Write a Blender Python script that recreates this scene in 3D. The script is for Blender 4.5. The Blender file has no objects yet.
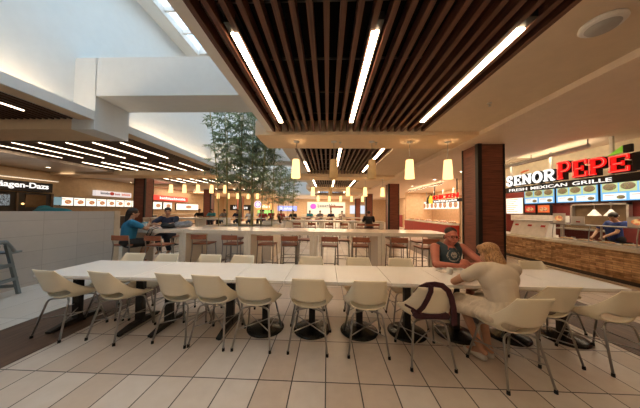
import bpy, bmesh, math, random
from mathutils import Vector, Matrix
random.seed(7)
SC = bpy.context.scene
COL = SC.collection
PI = math.pi
R = math.radians

# ------------------------------------------------------------------ materials
def mat(name, col, rough=.5, metal=0., var=.06, vscale=6., stretch=(1, 1, 1), bump=0., emis=None, es=0., spec=.5, coat=0., trans=0., ior=1.45):
    m = bpy.data.materials.new(name); m.use_nodes = True
    nt = m.node_tree; N = nt.nodes; L = nt.links
    b = N['Principled BSDF']
    b.inputs['Roughness'].default_value = rough
    b.inputs['Metallic'].default_value = metal
    b.inputs['Specular IOR Level'].default_value = spec
    b.inputs['Coat Weight'].default_value = coat
    b.inputs['Transmission Weight'].default_value = trans
    b.inputs['IOR'].default_value = ior
    tc = N.new('ShaderNodeTexCoord'); mp = N.new('ShaderNodeMapping')
    mp.inputs['Scale'].default_value = stretch
    nz = N.new('ShaderNodeTexNoise'); nz.inputs['Scale'].default_value = vscale; nz.inputs['Detail'].default_value = 4
    L.new(tc.outputs['Object'], mp.inputs['Vector']); L.new(mp.outputs['Vector'], nz.inputs['Vector'])
    rp = N.new('ShaderNodeValToRGB')
    c0 = [max(0, c * (1 - var * 1.6)) for c in col]; c1 = [min(1, c * (1 + var * 1.6)) for c in col]
    rp.color_ramp.elements[0].position = .3; rp.color_ramp.elements[1].position = .7
    rp.color_ramp.elements[0].color = (*c0, 1); rp.color_ramp.elements[1].color = (*c1, 1)
    L.new(nz.outputs['Fac'], rp.inputs['Fac']); L.new(rp.outputs['Color'], b.inputs['Base Color'])
    if bump:
        bp = N.new('ShaderNodeBump'); bp.inputs['Strength'].default_value = bump; bp.inputs['Distance'].default_value = .01
        L.new(nz.outputs['Fac'], bp.inputs['Height']); L.new(bp.outputs['Normal'], b.inputs['Normal'])
    if emis:
        b.inputs['Emission Color'].default_value = (*emis, 1); b.inputs['Emission Strength'].default_value = es
    return m

def brick_mat(name, c1, c2, mortar, bw, bh, ms, axes='XY', off=(0, 0), rough=.4, offset=0., noise=.0, bump=0., coat=0.):
    m = mat(name, c1, rough, coat=coat); nt = m.node_tree; N = nt.nodes; L = nt.links; b = N['Principled BSDF']
    tc = N.new('ShaderNodeTexCoord'); sp = N.new('ShaderNodeSeparateXYZ'); cb = N.new('ShaderNodeCombineXYZ')
    L.new(tc.outputs['Object'], sp.inputs[0])
    for k in (0, 1):
        ad = N.new('ShaderNodeMath'); ad.operation = 'ADD'; ad.inputs[1].default_value = off[k]
        L.new(sp.outputs[axes[k]], ad.inputs[0]); L.new(ad.outputs[0], cb.inputs[k])
    br = N.new('ShaderNodeTexBrick'); br.offset = offset; br.squash = 1
    for k, v in (('Scale', 1), ('Mortar Size', ms), ('Mortar Smooth', .1), ('Brick Width', bw), ('Row Height', bh), ('Bias', 0)):
        br.inputs[k].default_value = v
    br.inputs['Color1'].default_value = (*c1, 1); br.inputs['Color2'].default_value = (*c2, 1); br.inputs['Mortar'].default_value = (*mortar, 1)
    L.new(cb.outputs[0], br.inputs['Vector'])
    nz = N.new('ShaderNodeTexNoise'); nz.inputs['Scale'].default_value = 9; nz.inputs['Detail'].default_value = 5
    L.new(tc.outputs['Object'], nz.inputs['Vector'])
    mx = N.new('ShaderNodeMix'); mx.data_type = 'RGBA'; mx.blend_type = 'OVERLAY'; mx.inputs[0].default_value = noise
    L.new(br.outputs['Color'], mx.inputs[6]); L.new(nz.outputs['Fac'], mx.inputs[7])
    hs = N.new('ShaderNodeHueSaturation'); L.new(mx.outputs[2], hs.inputs['Color'])
    L.new(mx.outputs[2], b.inputs['Base Color'])
    if bump:
        bp = N.new('ShaderNodeBump'); bp.inputs['Strength'].default_value = bump; bp.inputs['Distance'].default_value = .02
        L.new(mx.outputs[2], bp.inputs['Height']); L.new(bp.outputs['Normal'], b.inputs['Normal'])
    return m

def emit(name, col, s):
    m = mat(name, tuple(min(.75, c * .3) for c in col), .5, var=.01, emis=col, es=s); return m

def food_mat(name, cols, s, scale=14.):
    """a backlit photograph of dishes: coloured blotches that glow"""
    m = mat(name, (.3, .3, .3), .4); nt = m.node_tree; N = nt.nodes; L = nt.links; b = N['Principled BSDF']
    tc = N.new('ShaderNodeTexCoord'); vo = N.new('ShaderNodeTexNoise'); vo.inputs['Scale'].default_value = scale; vo.inputs['Detail'].default_value = 3
    L.new(tc.outputs['Object'], vo.inputs['Vector'])
    rp = N.new('ShaderNodeValToRGB'); rp.color_ramp.interpolation = 'CONSTANT'
    el = rp.color_ramp.elements
    n = len(cols)
    el[0].color = (*cols[0], 1); el[1].color = (*cols[-1], 1); el[1].position = .68
    for i in range(1, n - 1):
        e = el.new(.34 + .34 * i / (n - 1)); e.color = (*cols[i], 1)
    L.new(vo.outputs['Fac'], rp.inputs['Fac']); L.new(rp.outputs['Color'], b.inputs['Emission Color'])
    if s < .1: L.new(rp.outputs['Color'], b.inputs['Base Color'])
    else:
        for l in list(b.inputs['Base Color'].links): L.remove(l)
        b.inputs['Base Color'].default_value = (.05, .05, .05, 1)
    b.inputs['Emission Strength'].default_value = s
    return m

M = {}
M['floor'] = brick_mat('porcelain_floor_tile', (.50, .405, .325), (.62, .565, .51), (.06, .05, .042), .305, .61, .0055, off=(0, -2.0), rough=.28, noise=.12)
M['floor_white'] = brick_mat('white_floor_tile', (.60, .56, .51), (.66, .63, .59), (.30, .27, .24), .61, 1.22, .004, off=(0, -2.9), rough=.3, noise=.08)
M['floor_wood'] = mat('brown_plank_tile', (.105, .062, .042), .5, var=.3, vscale=3, stretch=(14, .7, 1))
M['wall_tile'] = brick_mat('pale_wall_tile', (.50, .475, .45), (.53, .505, .475), (.39, .37, .35), .61, .305, .004, axes='YZ', off=(0, .24), rough=.35, noise=.05)
M['post'] = mat('tan_trim', (.62, .50, .36), .5)
M['white'] = mat('matt_white_paint', (.82, .83, .82), .7, var=.01)
M['white2'] = mat('ceiling_white_paint', (.80, .77, .72), .75, var=.015)
M['tan'] = mat('warm_ceiling_paint', (.80, .61, .41), .7, var=.02)
M['zone'] = mat('beige_ceiling_paint', (.76, .62, .46), .75, var=.02)
M['zone2'] = mat('pale_ceiling_paint', (.84, .70, .56), .65, var=.02)
M['slat'] = mat('reddish_slat_wood', (.125, .050, .030), .5, var=.22, vscale=3, stretch=(20, .6, 20))
M['slat_dark'] = mat('dark_slat_wood', (.085, .040, .026), .5, var=.2, vscale=3, stretch=(20, .6, 20))
M['plenum'] = mat('black_plenum', (.008, .007, .007), .95, spec=.1)
M['metalceil'] = mat('brushed_ceiling_panel', (.50, .43, .38), .3, metal=.55, var=.12, vscale=2, stretch=(.3, 3, 1))
M['colwood'] = mat('column_veneer', (.215, .070, .042), .38, var=.3, vscale=2.2, stretch=(1.2, 1.2, 40))
M['black'] = mat('black_powder_coat', (.012, .012, .013), .45)
M['blackg'] = mat('black_gloss', (.01, .01, .011), .25)
M['tabletop'] = mat('white_laminate', (.88, .87, .85), .22, var=.012)
M['tabledge'] = mat('laminate_edge', (.66, .61, .54), .4, var=.02)
M['quartz'] = mat('cream_quartz', (.82, .74, .63), .16, var=.03, vscale=60)
M['shell'] = mat('cream_moulded_plastic', (.86, .78, .61), .33, var=.01)
M['chrome'] = mat('satin_steel_tube', (.40, .385, .36), .3, metal=.9)
M['rubber'] = mat('black_rubber', (.015, .015, .015), .7)
M['stoolwood'] = mat('stool_red_wood', (.33, .115, .06), .35, var=.15, vscale=5, stretch=(1, 8, 8))
M['stoolmetal'] = mat('stool_steel', (.33, .31, .28), .32, metal=.85)
M['strip'] = emit('lit_diffuser', (1, .72, .44), 19)
M['strip_l'] = emit('lit_diffuser_cool', (1, .78, .54), 6)
M['strip_off'] = mat('unlit_diffuser', (.72, .68, .62), .4)
M['fixture'] = mat('white_fixture_metal', (.75, .73, .7), .4)
M['shade'] = emit('glowing_shade', (1, .60, .22), 1.8)
M['shade_off'] = mat('unlit_amber_shade', (.86, .62, .32), .4)
M['cove'] = emit('cove_lamp', (1, .72, .44), 22)
M['stone'] = brick_mat('ledger_stone', (.27, .135, .058), (.68, .42, .21), (.16, .08, .035), .31, .05, .003, axes='YZ', rough=.75, offset=.4, noise=.85, bump=.6)
M['ctop'] = mat('cream_stone_top', (.74, .66, .53), .25, var=.04, vscale=40)
M['kick'] = mat('dark_kick', (.05, .035, .025), .6)
M['steel'] = mat('stainless_steel', (.55, .53, .50), .3, metal=.9)
M['glass'] = mat('clear_glass', (.9, .95, .95), .02, trans=1., ior=1.1, var=0)
M['maroon'] = mat('maroon_wall_paint', (.17, .025, .022), .6)
M['stallwall'] = mat('cream_stall_wall', (.68, .49, .31), .6)
M['kitchen'] = mat('brown_kitchen_wall', (.13, .08, .04), .5, var=.25, vscale=2)
M['appl'] = mat('white_enamel', (.78, .74, .70), .3)
M['redlabel'] = mat('red_label', (.5, .03, .02), .5)
M['signblack'] = mat('sign_black', (.015, .014, .014), .4)
M['white_on'] = emit('lit_white_letter', (1, .97, .92), .85)
M['white_pr'] = emit('lit_white_small_letter', (1, .95, .88), .9)
M['red_on'] = emit('lit_red_letter', (1, .012, .010), .62)
M['red_neon'] = emit('red_neon_tube', (1, .16, .11), 1.3)
M['yellow_on'] = emit('lit_yellow_letter', (1, .62, .05), .8)
M['green'] = mat('lime_green', (.25, .55, .04), .5, emis=(.3, .7, .05), es=.35)
M['orange'] = mat('orange_red', (.6, .12, .03), .5, emis=(.7, .12, .03), es=.25)
M['screen_blue'] = emit('lit_screen_blue', (.14, .42, .80), .7)
M['screen_tile'] = emit('lit_screen_tile', (.48, .62, .34), .55)
M['screen_white'] = emit('lit_screen_white', (.75, .90, .95), .62)
M['menu_white'] = emit('lit_menu_white', (1, .90, .74), .95)
M['food_a'] = food_mat('dish_photo', [(.45, .35, .06), (.10, .20, .03), (.25, .05, .04), (.35, .18, .06), (.05, .03, .03), (.55, .50, .35)], .5, 26)
M['food_b'] = food_mat('burger_photo', [(.9, .55, .2), (.7, .2, .05), (.5, .04, .02), (.95, .75, .42), (.25, .08, .03)], .6, 12)
M['food_c'] = food_mat('counter_food', [(.10, .06, .03), (.3, .32, .08), (.45, .1, .04), (.6, .4, .15), (.2, .1, .04), (.55, .5, .38)], .05, 18)
M['leaf'] = mat('bamboo_leaf', (.33, .43, .25), .45, var=.3, vscale=2)
M['culm'] = mat('bamboo_culm', (.38, .36, .16), .4, var=.2, vscale=4)
M['soil'] = mat('planter_soil', (.035, .022, .014), .95, bump=.5)
M['teal'] = mat('teal_fabric', (.03, .27, .36), .7)
M['grey_plastic'] = mat('blue_grey_plastic', (.16, .20, .22), .45)
M['maroon_fab'] = mat('maroon_webbing', (.055, .014, .022), .75, var=.15, vscale=60)
M['paper'] = mat('printed_paper', (.7, .6, .52), .6, var=.35, vscale=25)
# people
M['skin_red'] = mat('sunburnt_skin', (.50, .165, .11), .5, var=.05)
M['skin'] = mat('fair_skin', (.56, .30, .19), .5, var=.05)
M['skin_tan'] = mat('tan_skin', (.42, .22, .13), .5, var=.05)
M['hair_grey'] = mat('grey_brown_hair', (.055, .036, .026), .6, var=.3, vscale=80)
M['hair_blond'] = mat('dark_blond_hair', (.42, .225, .095), .42, var=.45, vscale=30, stretch=(6, 6, .6), bump=.5)
M['hair_black'] = mat('black_hair', (.014, .010, .009), .45, var=.3, vscale=40)
M['hair_brown'] = mat('brown_hair', (.09, .045, .025), .5, var=.3, vscale=40)
M['dress'] = mat('cream_cotton', (.66, .56, .44), .8, var=.02, vscale=10)
M['skirt'] = mat('pleated_cream_cotton', (.66, .56, .44), .8, var=.05, vscale=5, stretch=(9, 9, .5), bump=.5)
M['denim'] = mat('dark_denim', (.03, .04, .07), .8)
M['khaki'] = mat('khaki_cloth', (.25, .19, .12), .8)
M['blue_shirt'] = mat('turquoise_blue_cloth', (.02, .18, .34), .75)
M['navy'] = mat('navy_cloth', (.018, .024, .055), .8)
M['royal'] = mat('royal_blue_cloth', (.02, .045, .20), .75)
M['blackcloth'] = mat('black_cloth', (.012, .012, .014), .8)
M['whitecloth'] = mat('white_cloth', (.7, .67, .64), .8)
M['redcloth'] = mat('red_cloth', (.4, .04, .03), .8)
M['greycloth'] = mat('grey_cloth', (.23, .23, .25), .85, var=.2, vscale=20)
M['eye'] = mat('eye_dark', (.02, .015, .012), .2)
M['lip'] = mat('lip', (.38, .10, .08), .5)
M['leather'] = mat('pale_leather', (.62, .57, .50), .5)

def shirt_print():
    m = mat('slate_blue_jersey', (.045, .075, .095), .8); nt = m.node_tree; N = nt.nodes; L = nt.links; b = N['Principled BSDF']
    old = b.inputs['Base Color'].links[0].from_socket
    tc = N.new('ShaderNodeTexCoord'); mp = N.new('ShaderNodeMapping'); mp.inputs['Location'].default_value = (0, -.2, -.90)
    L.new(tc.outputs['Object'], mp.inputs['Vector'])
    sp = N.new('ShaderNodeSeparateXYZ'); L.new(mp.outputs[0], sp.inputs[0])
    cb = N.new('ShaderNodeCombineXYZ'); L.new(sp.outputs[0], cb.inputs[0]); L.new(sp.outputs[2], cb.inputs[1])
    ln = N.new('ShaderNodeVectorMath'); ln.operation = 'LENGTH'; L.new(cb.outputs[0], ln.inputs[0])
    rp = N.new('ShaderNodeValToRGB'); rp.color_ramp.interpolation = 'CONSTANT'; e = rp.color_ramp.elements
    e[0].color = (1, 1, 1, 1); e[1].position = .045; e[1].color = (0, 0, 0, 1)
    for p, v in ((.075, 1), (.098, 0)):
        x = e.new(p); x.color = (v, v, v, 1)
    L.new(ln.outputs['Value'], rp.inputs['Fac'])
    nz = N.new('ShaderNodeTexNoise'); nz.inputs['Scale'].default_value = 55; L.new(tc.outputs['Object'], nz.inputs['Vector'])
    gt = N.new('ShaderNodeMath'); gt.operation = 'GREATER_THAN'; gt.inputs[1].default_value = .47; L.new(nz.outputs['Fac'], gt.inputs[0])
    fr = N.new('ShaderNodeMath'); fr.operation = 'GREATER_THAN'; fr.inputs[1].default_value = 0; L.new(sp.outputs[1], fr.inputs[0])
    m1 = N.new('ShaderNodeMath'); m1.operation = 'MULTIPLY'; L.new(rp.outputs['Color'], m1.inputs[0]); L.new(gt.outputs[0], m1.inputs[1])
    m2 = N.new('ShaderNodeMath'); m2.operation = 'MULTIPLY'; L.new(m1.outputs[0], m2.inputs[0]); L.new(fr.outputs[0], m2.inputs[1])
    mx = N.new('ShaderNodeMix'); mx.data_type = 'RGBA'; L.new(m2.outputs[0], mx.inputs[0]); L.new(old, mx.inputs[6]); mx.inputs[7].default_value = (.55, .5, .42, 1)
    L.new(mx.outputs[2], b.inputs['Base Color'])
    return m
M['jersey'] = shirt_print()

# ------------------------------------------------------------------ mesh helpers
class MB:
    def __init__(s): s.b = bmesh.new()
    def box(s, x0, x1, y0, y1, z0, z1, bev=0.):
        r = bmesh.ops.create_cube(s.b, size=1); v = r['verts']
        for q in v:
            q.co = Vector(((x0 + x1) / 2 + q.co.x * (x1 - x0), (y0 + y1) / 2 + q.co.y * (y1 - y0), (z0 + z1) / 2 + q.co.z * (z1 - z0)))
        if bev:
            es = list({e for q in v for e in q.link_edges})
            bmesh.ops.bevel(s.b, geom=es, offset=bev, segments=2, affect='EDGES', profile=.6)
        return s
    def cyl(s, p0, p1, r0, r1=None, seg=12, caps=True):
        p0 = Vector(p0); p1 = Vector(p1); r1 = r0 if r1 is None else r1
        d = p1 - p0; L = d.length
        if L < 1e-6: return s
        r = bmesh.ops.create_cone(s.b, cap_ends=caps, segments=seg, radius1=max(r0, 1e-5), radius2=max(r1, 1e-5), depth=L)
        q = d.to_track_quat('Z', 'Y').to_matrix().to_4x4(); q.translation = (p0 + p1) / 2
        bmesh.ops.transform(s.b, matrix=q, verts=r['verts'])
        return s
    def sph(s, c, r, seg=12, rot=None):
        if not hasattr(r, '__len__'): r = (r, r, r)
        q = bmesh.ops.create_uvsphere(s.b, u_segments=seg, v_segments=max(6, seg * 2 // 3), radius=1)
        m = Matrix.Translation(Vector(c)) @ (rot.to_4x4() if rot else Matrix.Identity(4)) @ Matrix.Diagonal((*r, 1))
        bmesh.ops.transform(s.b, matrix=m, verts=q['verts'])
        return s
    def cap(s, p0, p1, r0, r1=None, seg=12):
        r1 = r0 if r1 is None else r1
        s.cyl(p0, p1, r0, r1, seg); s.sph(p0, r0, seg); s.sph(p1, r1, seg); return s
    def tube(s, pts, r, seg=8):
        pts = [Vector(p) for p in pts]
        rings = []
        up = None
        for i, p in enumerate(pts):
            a = pts[max(i - 1, 0)]; c = pts[min(i + 1, len(pts) - 1)]
            t = (c - a).normalized()
            if up is None:
                up = t.orthogonal().normalized()
            else:
                up = (up - t * up.dot(t)).normalized()
            w = t.cross(up)
            rings.append([s.b.verts.new(p + (up * math.cos(2 * PI * k / seg) + w * math.sin(2 * PI * k / seg)) * r) for k in range(seg)])
        for a, c in zip(rings, rings[1:]):
            for k in range(seg):
                s.b.faces.new((a[k], a[(k + 1) % seg], c[(k + 1) % seg], c[k]))
        s.b.faces.new(rings[0][::-1]); s.b.faces.new(rings[-1])
        return s
    def lathe(s, prof, c=(0, 0, 0), seg=24):
        rings = []
        for r, z in prof:
            rings.append([s.b.verts.new((c[0] + r * math.cos(2 * PI * k / seg), c[1] + r * math.sin(2 * PI * k / seg), c[2] + z)) for k in range(seg)] if r > 1e-6 else [s.b.verts.new((c[0], c[1], c[2] + z))])
        for a, d in zip(rings, rings[1:]):
            for k in range(seg):
                k2 = (k + 1) % seg
                if len(a) == 1 and len(d) == 1: continue
                if len(a) == 1: s.b.faces.new((a[0], d[k2], d[k]))
                elif len(d) == 1: s.b.faces.new((a[k], a[k2], d[0]))
                else: s.b.faces.new((a[k], a[k2], d[k2], d[k]))
        return s
    def quad(s, *p):
        s.b.faces.new([s.b.verts.new(q) for q in p]); return s
    def prism(s, pts, d):
        """polygon pts extruded by vector d"""
        d = Vector(d)
        a = [s.b.verts.new(p) for p in pts]; c = [s.b.verts.new(Vector(p) + d) for p in pts]
        n = len(a)
        s.b.faces.new(a[::-1]); s.b.faces.new(c)
        for i in range(n): s.b.faces.new((a[i], a[(i + 1) % n], c[(i + 1) % n], c[i]))
        return s
    def build(s, name, m, parent=None, smooth=False, mw=None):
        if mw is not None: bmesh.ops.transform(s.b, matrix=mw, verts=s.b.verts)
        bmesh.ops.recalc_face_normals(s.b, faces=s.b.faces)
        me = bpy.data.meshes.new(name); s.b.to_mesh(me); s.b.free()
        return link(name, me, m, parent, smooth)

def link(name, me, m, parent=None, smooth=False):
    o = bpy.data.objects.new(name, me); COL.objects.link(o)
    if m is not None and not me.materials: me.materials.append(m)
    if smooth:
        for p in me.polygons: p.use_smooth = True
    if parent is not None: o.parent = parent
    return o

def bake(o):
    """apply the modifiers of an object into its mesh"""
    dg = bpy.context.evaluated_depsgraph_get(); dg.update()
    me = bpy.data.meshes.new_from_object(o.evaluated_get(dg))
    o.modifiers.clear(); old = o.data; o.data = me; bpy.data.meshes.remove(old)
    return o

def boxes(name, m, parent, *bx):
    for b in bx: MB().box(*b).build(name, m, parent)
def tag(o, label, cat, group=None, kind=None):
    o['label'] = label; o['category'] = cat
    if group: o['group'] = group
    if kind: o['kind'] = kind
    return o
def thing(name, label, cat, loc=(0, 0, 0), rz=0., group=None):
    o = bpy.data.objects.new(name, None); COL.objects.link(o); o.empty_display_size = .1
    o.location = loc; o.rotation_euler = (0, 0, rz)
    return tag(o, label, cat, group)
def struct(name, mb, m, label=None):
    o = mb.build(name, m); o['kind'] = 'structure'
    if label: o['label'] = label
    return o
def dup(root, label, loc, rz=None):
    def cp(o, par):
        c = o.copy(); COL.objects.link(c)
        if par is not None: c.parent = par
        for ch in list(o.children): cp(ch, c)
        return c
    kids = list(root.children)
    r = root.copy(); COL.objects.link(r)
    for ch in kids: cp(ch, r)
    r.location = loc
    if rz is not None: r.rotation_euler = (0, 0, rz)
    r['label'] = label
    return r
def recolor(root, part, m):
    for c in root.children:
        if c.name.split('.')[0] == part:
            c.material_slots[0].link = 'OBJECT'; c.material_slots[0].material = m
def ordw(n): return ('first', 'second', 'third', 'fourth', 'fifth', 'sixth', 'seventh', 'eighth', 'ninth', 'tenth', 'eleventh', 'twelfth')[n]

def text_mesh(name, s, h, m, parent, mw, ext=.02, width=None, bold=0., space=1.):
    cu = bpy.data.curves.new(name, 'FONT'); cu.body = s; cu.extrude = ext; cu.offset = bold; cu.space_character = space
    t = bpy.data.objects.new(name, cu); COL.objects.link(t)
    dg = bpy.context.evaluated_depsgraph_get(); dg.update()
    me = bpy.data.meshes.new_from_object(t.evaluated_get(dg)); bpy.data.objects.remove(t)
    xs = [v.co.x for v in me.vertices]; ys = [v.co.y for v in me.vertices]
    x0, x1, y0, y1 = min(xs), max(xs), min(ys), max(ys)
    sy = h / (y1 - y0); sx = sy if width is None else width / (x1 - x0)
    me.transform(mw @ Matrix.Diagonal((sx, sy, 1, 1)) @ Matrix.Translation((-x0, -y0, 0)))
    me.materials.clear()
    return link(name, me, m, parent)
def frame(o, xd, yd):
    xd = Vector(xd); yd = Vector(yd); zd = xd.cross(yd)
    m = Matrix((xd, yd, zd)).transposed().to_4x4(); m.translation = Vector(o); return m
def marks(mb, mw, x0, x1, y0, y1, n, seed=1):
    """illegible lettering: a run of little strokes"""
    r = random.Random(seed); x = x0; w = (x1 - x0) / n
    for i in range(n):
        a = x + w * .12; b = x + w * .82; t = w * .22
        hgt = y1 if (i == 0 or r.random() < .3) else y0 + (y1 - y0) * .72
        for (p, q, u, v) in ((a, a + t, y0, hgt), (b - t, b, y0, y0 + (y1 - y0) * .72)):
            pts = [mw @ Vector(c) for c in ((p, u, 0), (q, u, 0), (q, v, 0), (p, v, 0))]
            mb.prism(pts, mw.to_3x3() @ Vector((0, 0, .01)))
        yy = y0 + (y1 - y0) * r.choice((.0, .3, .56))
        pts = [mw @ Vector(c) for c in ((a, yy, 0), (b, yy, 0), (b, yy + t * .9, 0), (a, yy + t * .9, 0))]
        mb.prism(pts, mw.to_3x3() @ Vector((0, 0, .01)))
        x += w
    return mb

# ------------------------------------------------------------------ setting: floor and walls
struct('floor', MB().quad((-16, -3.2, 0), (9.6, -3.2, 0), (9.6, 32.4, 0), (-16, 32.4, 0)), M['floor'])
def slab(name, m, *bx):
    mb = MB()
    for b in bx: mb.box(*b)
    return struct(name, mb, m)
slab('floor_border_left', M['floor_wood'], (-4.07, -3.11, -3.1, 14, 0, .004))
slab('floor_border_right', M['floor_wood'], (3.43, 4.45, -3.1, 14, 0, .004))
slab('floor_aisle_left', M['floor_white'], (-5.85, -4.07, -3.1, 6.4, 0, .003))
o = slab('wall_partition', M['wall_tile'], (-6.05, -5.85, -2.9, 5.74, 0, 1.465))
slab('trim_1', M['post'], (-6.06, -5.84, 5.74, 5.9, 0, 1.475))
slab('wall_left', mat('brown_stall_wall', (.42, .29, .165), .6), (-16, -15.6, -3.2, 32.4, 0, 3.9))
slab('wall_right', M['maroon'], (9.3, 9.6, -3.2, 11.6, 0, 3.9))
slab('wall_right_far', M['stallwall'], (9.3, 9.6, 11.6, 32.4, 0, 3.9))
slab('wall_back', M['stallwall'], (-16, 9.6, 32, 32.4, 0, 4.2))
slab('wall_front', M['white2'], (-16, 9.6, -3.6, -3.2, 0, 4.2))

# ------------------------------------------------------------------ setting: ceilings
FIELDS = [(-3.2, 4.88, 3.36, -1.28, 2.14), (5.95, 10.95, 3.44, -1.02, 1.92), (12.15, 16.9, 3.44, -1.02, 1.92), (19.4, 24.0, 3.44, -1.02, 1.92)]
BANDS = [(4.88, 5.95), (10.95, 12.15), (16.9, 19.4), (24.0, 32.2)]
sl = MB(); rods = MB()
for (y0, y1, z, x0, x1) in FIELDS:
    n = round((x1 - x0 - .055) / .155)
    for k in range(n + 1):
        x = x0 + (x1 - x0 - .055) * k / n
        sl.box(x, x + .055, y0, y1, z, z + .13)
    yy = y0 + .4
    while yy < y1:
        rods.box(x0, x1, yy, yy + .02, z + .2, z + .225); yy += .8
struct('ceiling_slats', sl, M['slat']); struct('ceiling_slat_rails', rods, mat('dull_rail', (.06, .055, .05), .5))
slab('ceiling_plenum', M['plenum'], (-1.4, 2.3, -3.2, 24.2, 3.95, 4.0), (-1.42, -1.30, -3.2, 24.2, 3.62, 4.0), (2.2, 2.3, -3.2, 24.2, 3.62, 4.0))
mb = MB().box(-1.42, -1.28, -3.2, 4.88, 3.36, 3.62).box(-1.42, -1.02, 5.95, 10.95, 3.44, 3.64).box(-1.42, -1.02, 12.15, 16.9, 3.44, 3.64).box(-1.42, -1.02, 19.4, 24, 3.44, 3.64)
struct('ceiling_edge', mb, M['white2'])
mb = MB().box(2.14, 3.36, -3.2, 4.88, 3.36, 3.62)
for (y0, y1, z, x0, x1) in FIELDS[1:]: mb.box(1.92, 3.36, y0, y1, 3.40, 3.62)
struct('ceiling_right_bay', mb, M['zone'])
slab('ceiling_over_stalls', M['zone2'], (3.36, 9.6, -3.2, 32.2, 3.27, 3.6))
mb = MB()
for i, (y0, y1) in enumerate(BANDS): mb.box(-1.69 if i < 3 else -1.42, 3.36, y0, y1, 3.28, 3.62)
struct('ceiling_bands', mb, M['tan'])
# left side
LF = [(-3.2, 4.88), (5.75, 11.55), (12.9, 16.9), (19.0, 24)]
sl = MB()
for (y0, y1) in LF:
    n = 38
    for k in range(n + 1):
        x = -11.9 + 5.9 * k / n
        sl.box(x, x + .055, y0, y1, 3.66, 3.78)
struct('ceiling_slats_left', sl, M['slat_dark'])
slab('ceiling_plenum_left', M['plenum'], (-12.0, -6.12, -3.2, 24.2, 3.98, 4.02))
mb = MB()
for (y0, y1) in LF: mb.box(-5.96, -5.60, y0, y1, 3.65, 3.69)
struct('ceiling_soffit_left', mb, M['tan'])
mb = MB().box(-5.60, -5.56, -3.2, 24.2, 3.645, 3.85).box(-6.12, -5.60, -3.2, 24.2, 3.69, 3.73)
struct('ceiling_fascia_left', mb, M['white'])
mb = MB()
for (y0, y1) in [(4.88, 5.75), (11.55, 12.9), (16.9, 19.0), (24, 32.2)]: mb.box(-15.6, -6.0, y0, y1, 3.42, 3.70)
struct('ceiling_bands_left', mb, M['tan'])
slab('ceiling_metal_left', M['metalceil'], (-15.7, -11.9, -3.2, 32.2, 3.54, 3.66))
# atrium
slab('wall_atrium_left', M['white'], (-6.30, -6.10, -3.2, 26.2, 3.70, 8.3))
slab('wall_atrium_right', M['white'], (-1.42, -1.25, -3.2, 26.2, 3.62, 8.3))
slab('wall_atrium_far', M['white'], (-6.3, -1.3, 26, 26.2, 3.5, 8.3))
slab('wall_atrium_near', M['white'], (-6.3, -1.3, -3.4, -3.2, 3.5, 8.3))
slab('ceiling_atrium_close', M['white2'], (-5.5, -1.3, 24, 32.2, 3.3, 3.5))
slab('ceiling_atrium', M['white'], (-6.25, -5.60, -3.4, 26.2, 8.1, 8.3), (-2.3, -1.3, -3.4, 26.2, 8.1, 8.3), (-5.6, -2.3, -3.4, -1.5, 8.1, 8.3), (-5.6, -2.3, 8.75, 10.6, 8.1, 8.3), (-5.6, -2.3, 24.5, 26.2, 8.1, 8.3))
slab('beam_1', M['white'], (-5.57, -1.40, 4.875, 5.755, 4.22, 5.15), (-6.12, -5.555, 4.875, 5.755, 3.415, 5.15))
slab('beam_2', M['white'], (-5.57, -1.40, 10.94, 12.06, 4.08, 5.0), (-6.12, -5.555, 10.94, 12.06, 3.415, 5.0))
slab('beam_3', M['white'], (-5.57, -1.40, 16.89, 19.01, 4.08, 5.0), (-6.12, -5.555, 16.89, 19.01, 3.415, 5.0))
# skylights
for i, (y0, y1, n) in enumerate(((-1.5, 8.75, 11), (10.6, 24.5, 14))):
    fr = MB().box(-5.62, -5.56, y0, y1, 8.08, 8.34).box(-2.36, -2.26, y0, y1, 8.06, 8.34).box(-5.45, -2.3, y0, y0 + .1, 8.06, 8.34).box(-5.45, -2.3, y1 - .1, y1, 8.06, 8.34)
    for k in range(1, n): y = y0 + (y1 - y0) * k / n; fr.box(-5.56, -2.3, y - .035, y + .035, 8.2, 8.34)
    w = struct('window_%d' % (i + 1), fr, M['fixture'])
    MB().quad((-5.45, y0, 8.3), (-2.3, y0, 8.3), (-2.3, y1, 8.3), (-5.45, y1, 8.3)).build('pane', M['glass'], w)
# cove lamps lying on the ledge
for (y0, y1, w) in ((-3.0, 4.8, 'before the first white cross beam'), (5.9, 11, 'between the first and second white cross beams'), (12.1, 17.2, 'behind the second white cross beam'), (18.8, 24, 'behind the third white cross beam')):
    t = thing('cove_light', 'warm cove lamp hidden on the white ledge, ' + w, 'light', (-5.80, y0, 3.73), 0, 'cove lamps on the atrium ledge')
    MB().box(-.03, .03, 0, y1 - y0, .0, .02).build('housing', M['fixture'], t)
    MB().box(-.025, .025, .4, y1 - y0 - .4, .021, .04).build('diffuser', M['cove'], t)

# columns
def column(name, x0, x1, y0, y1, z1):
    c = slab(name, M['colwood'], (x0, x1, y0, y1, 0, z1))
    mb = MB()
    for (a, b, k) in ((x0, y0, .05 if x0 > 0 else .02), (x1, y0, .02 if x0 > 0 else .05), (x0, y1, .02), (x1, y1, .02)):
        mb.box(a - k, a + k, b - k, b + k, 0, z1 + .001)
    e = mb.build('corner_strip', M['black'], c)
for y in (5.5, 13.4, 21.2, 29.1):
    column('column_right', 3.76, 4.37, y, y + .62, 3.28)
for y in (13.4, 21.2, 29.1):
    column('column_left', -12.4, -11.7, y, y + .66, 3.55)

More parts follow.
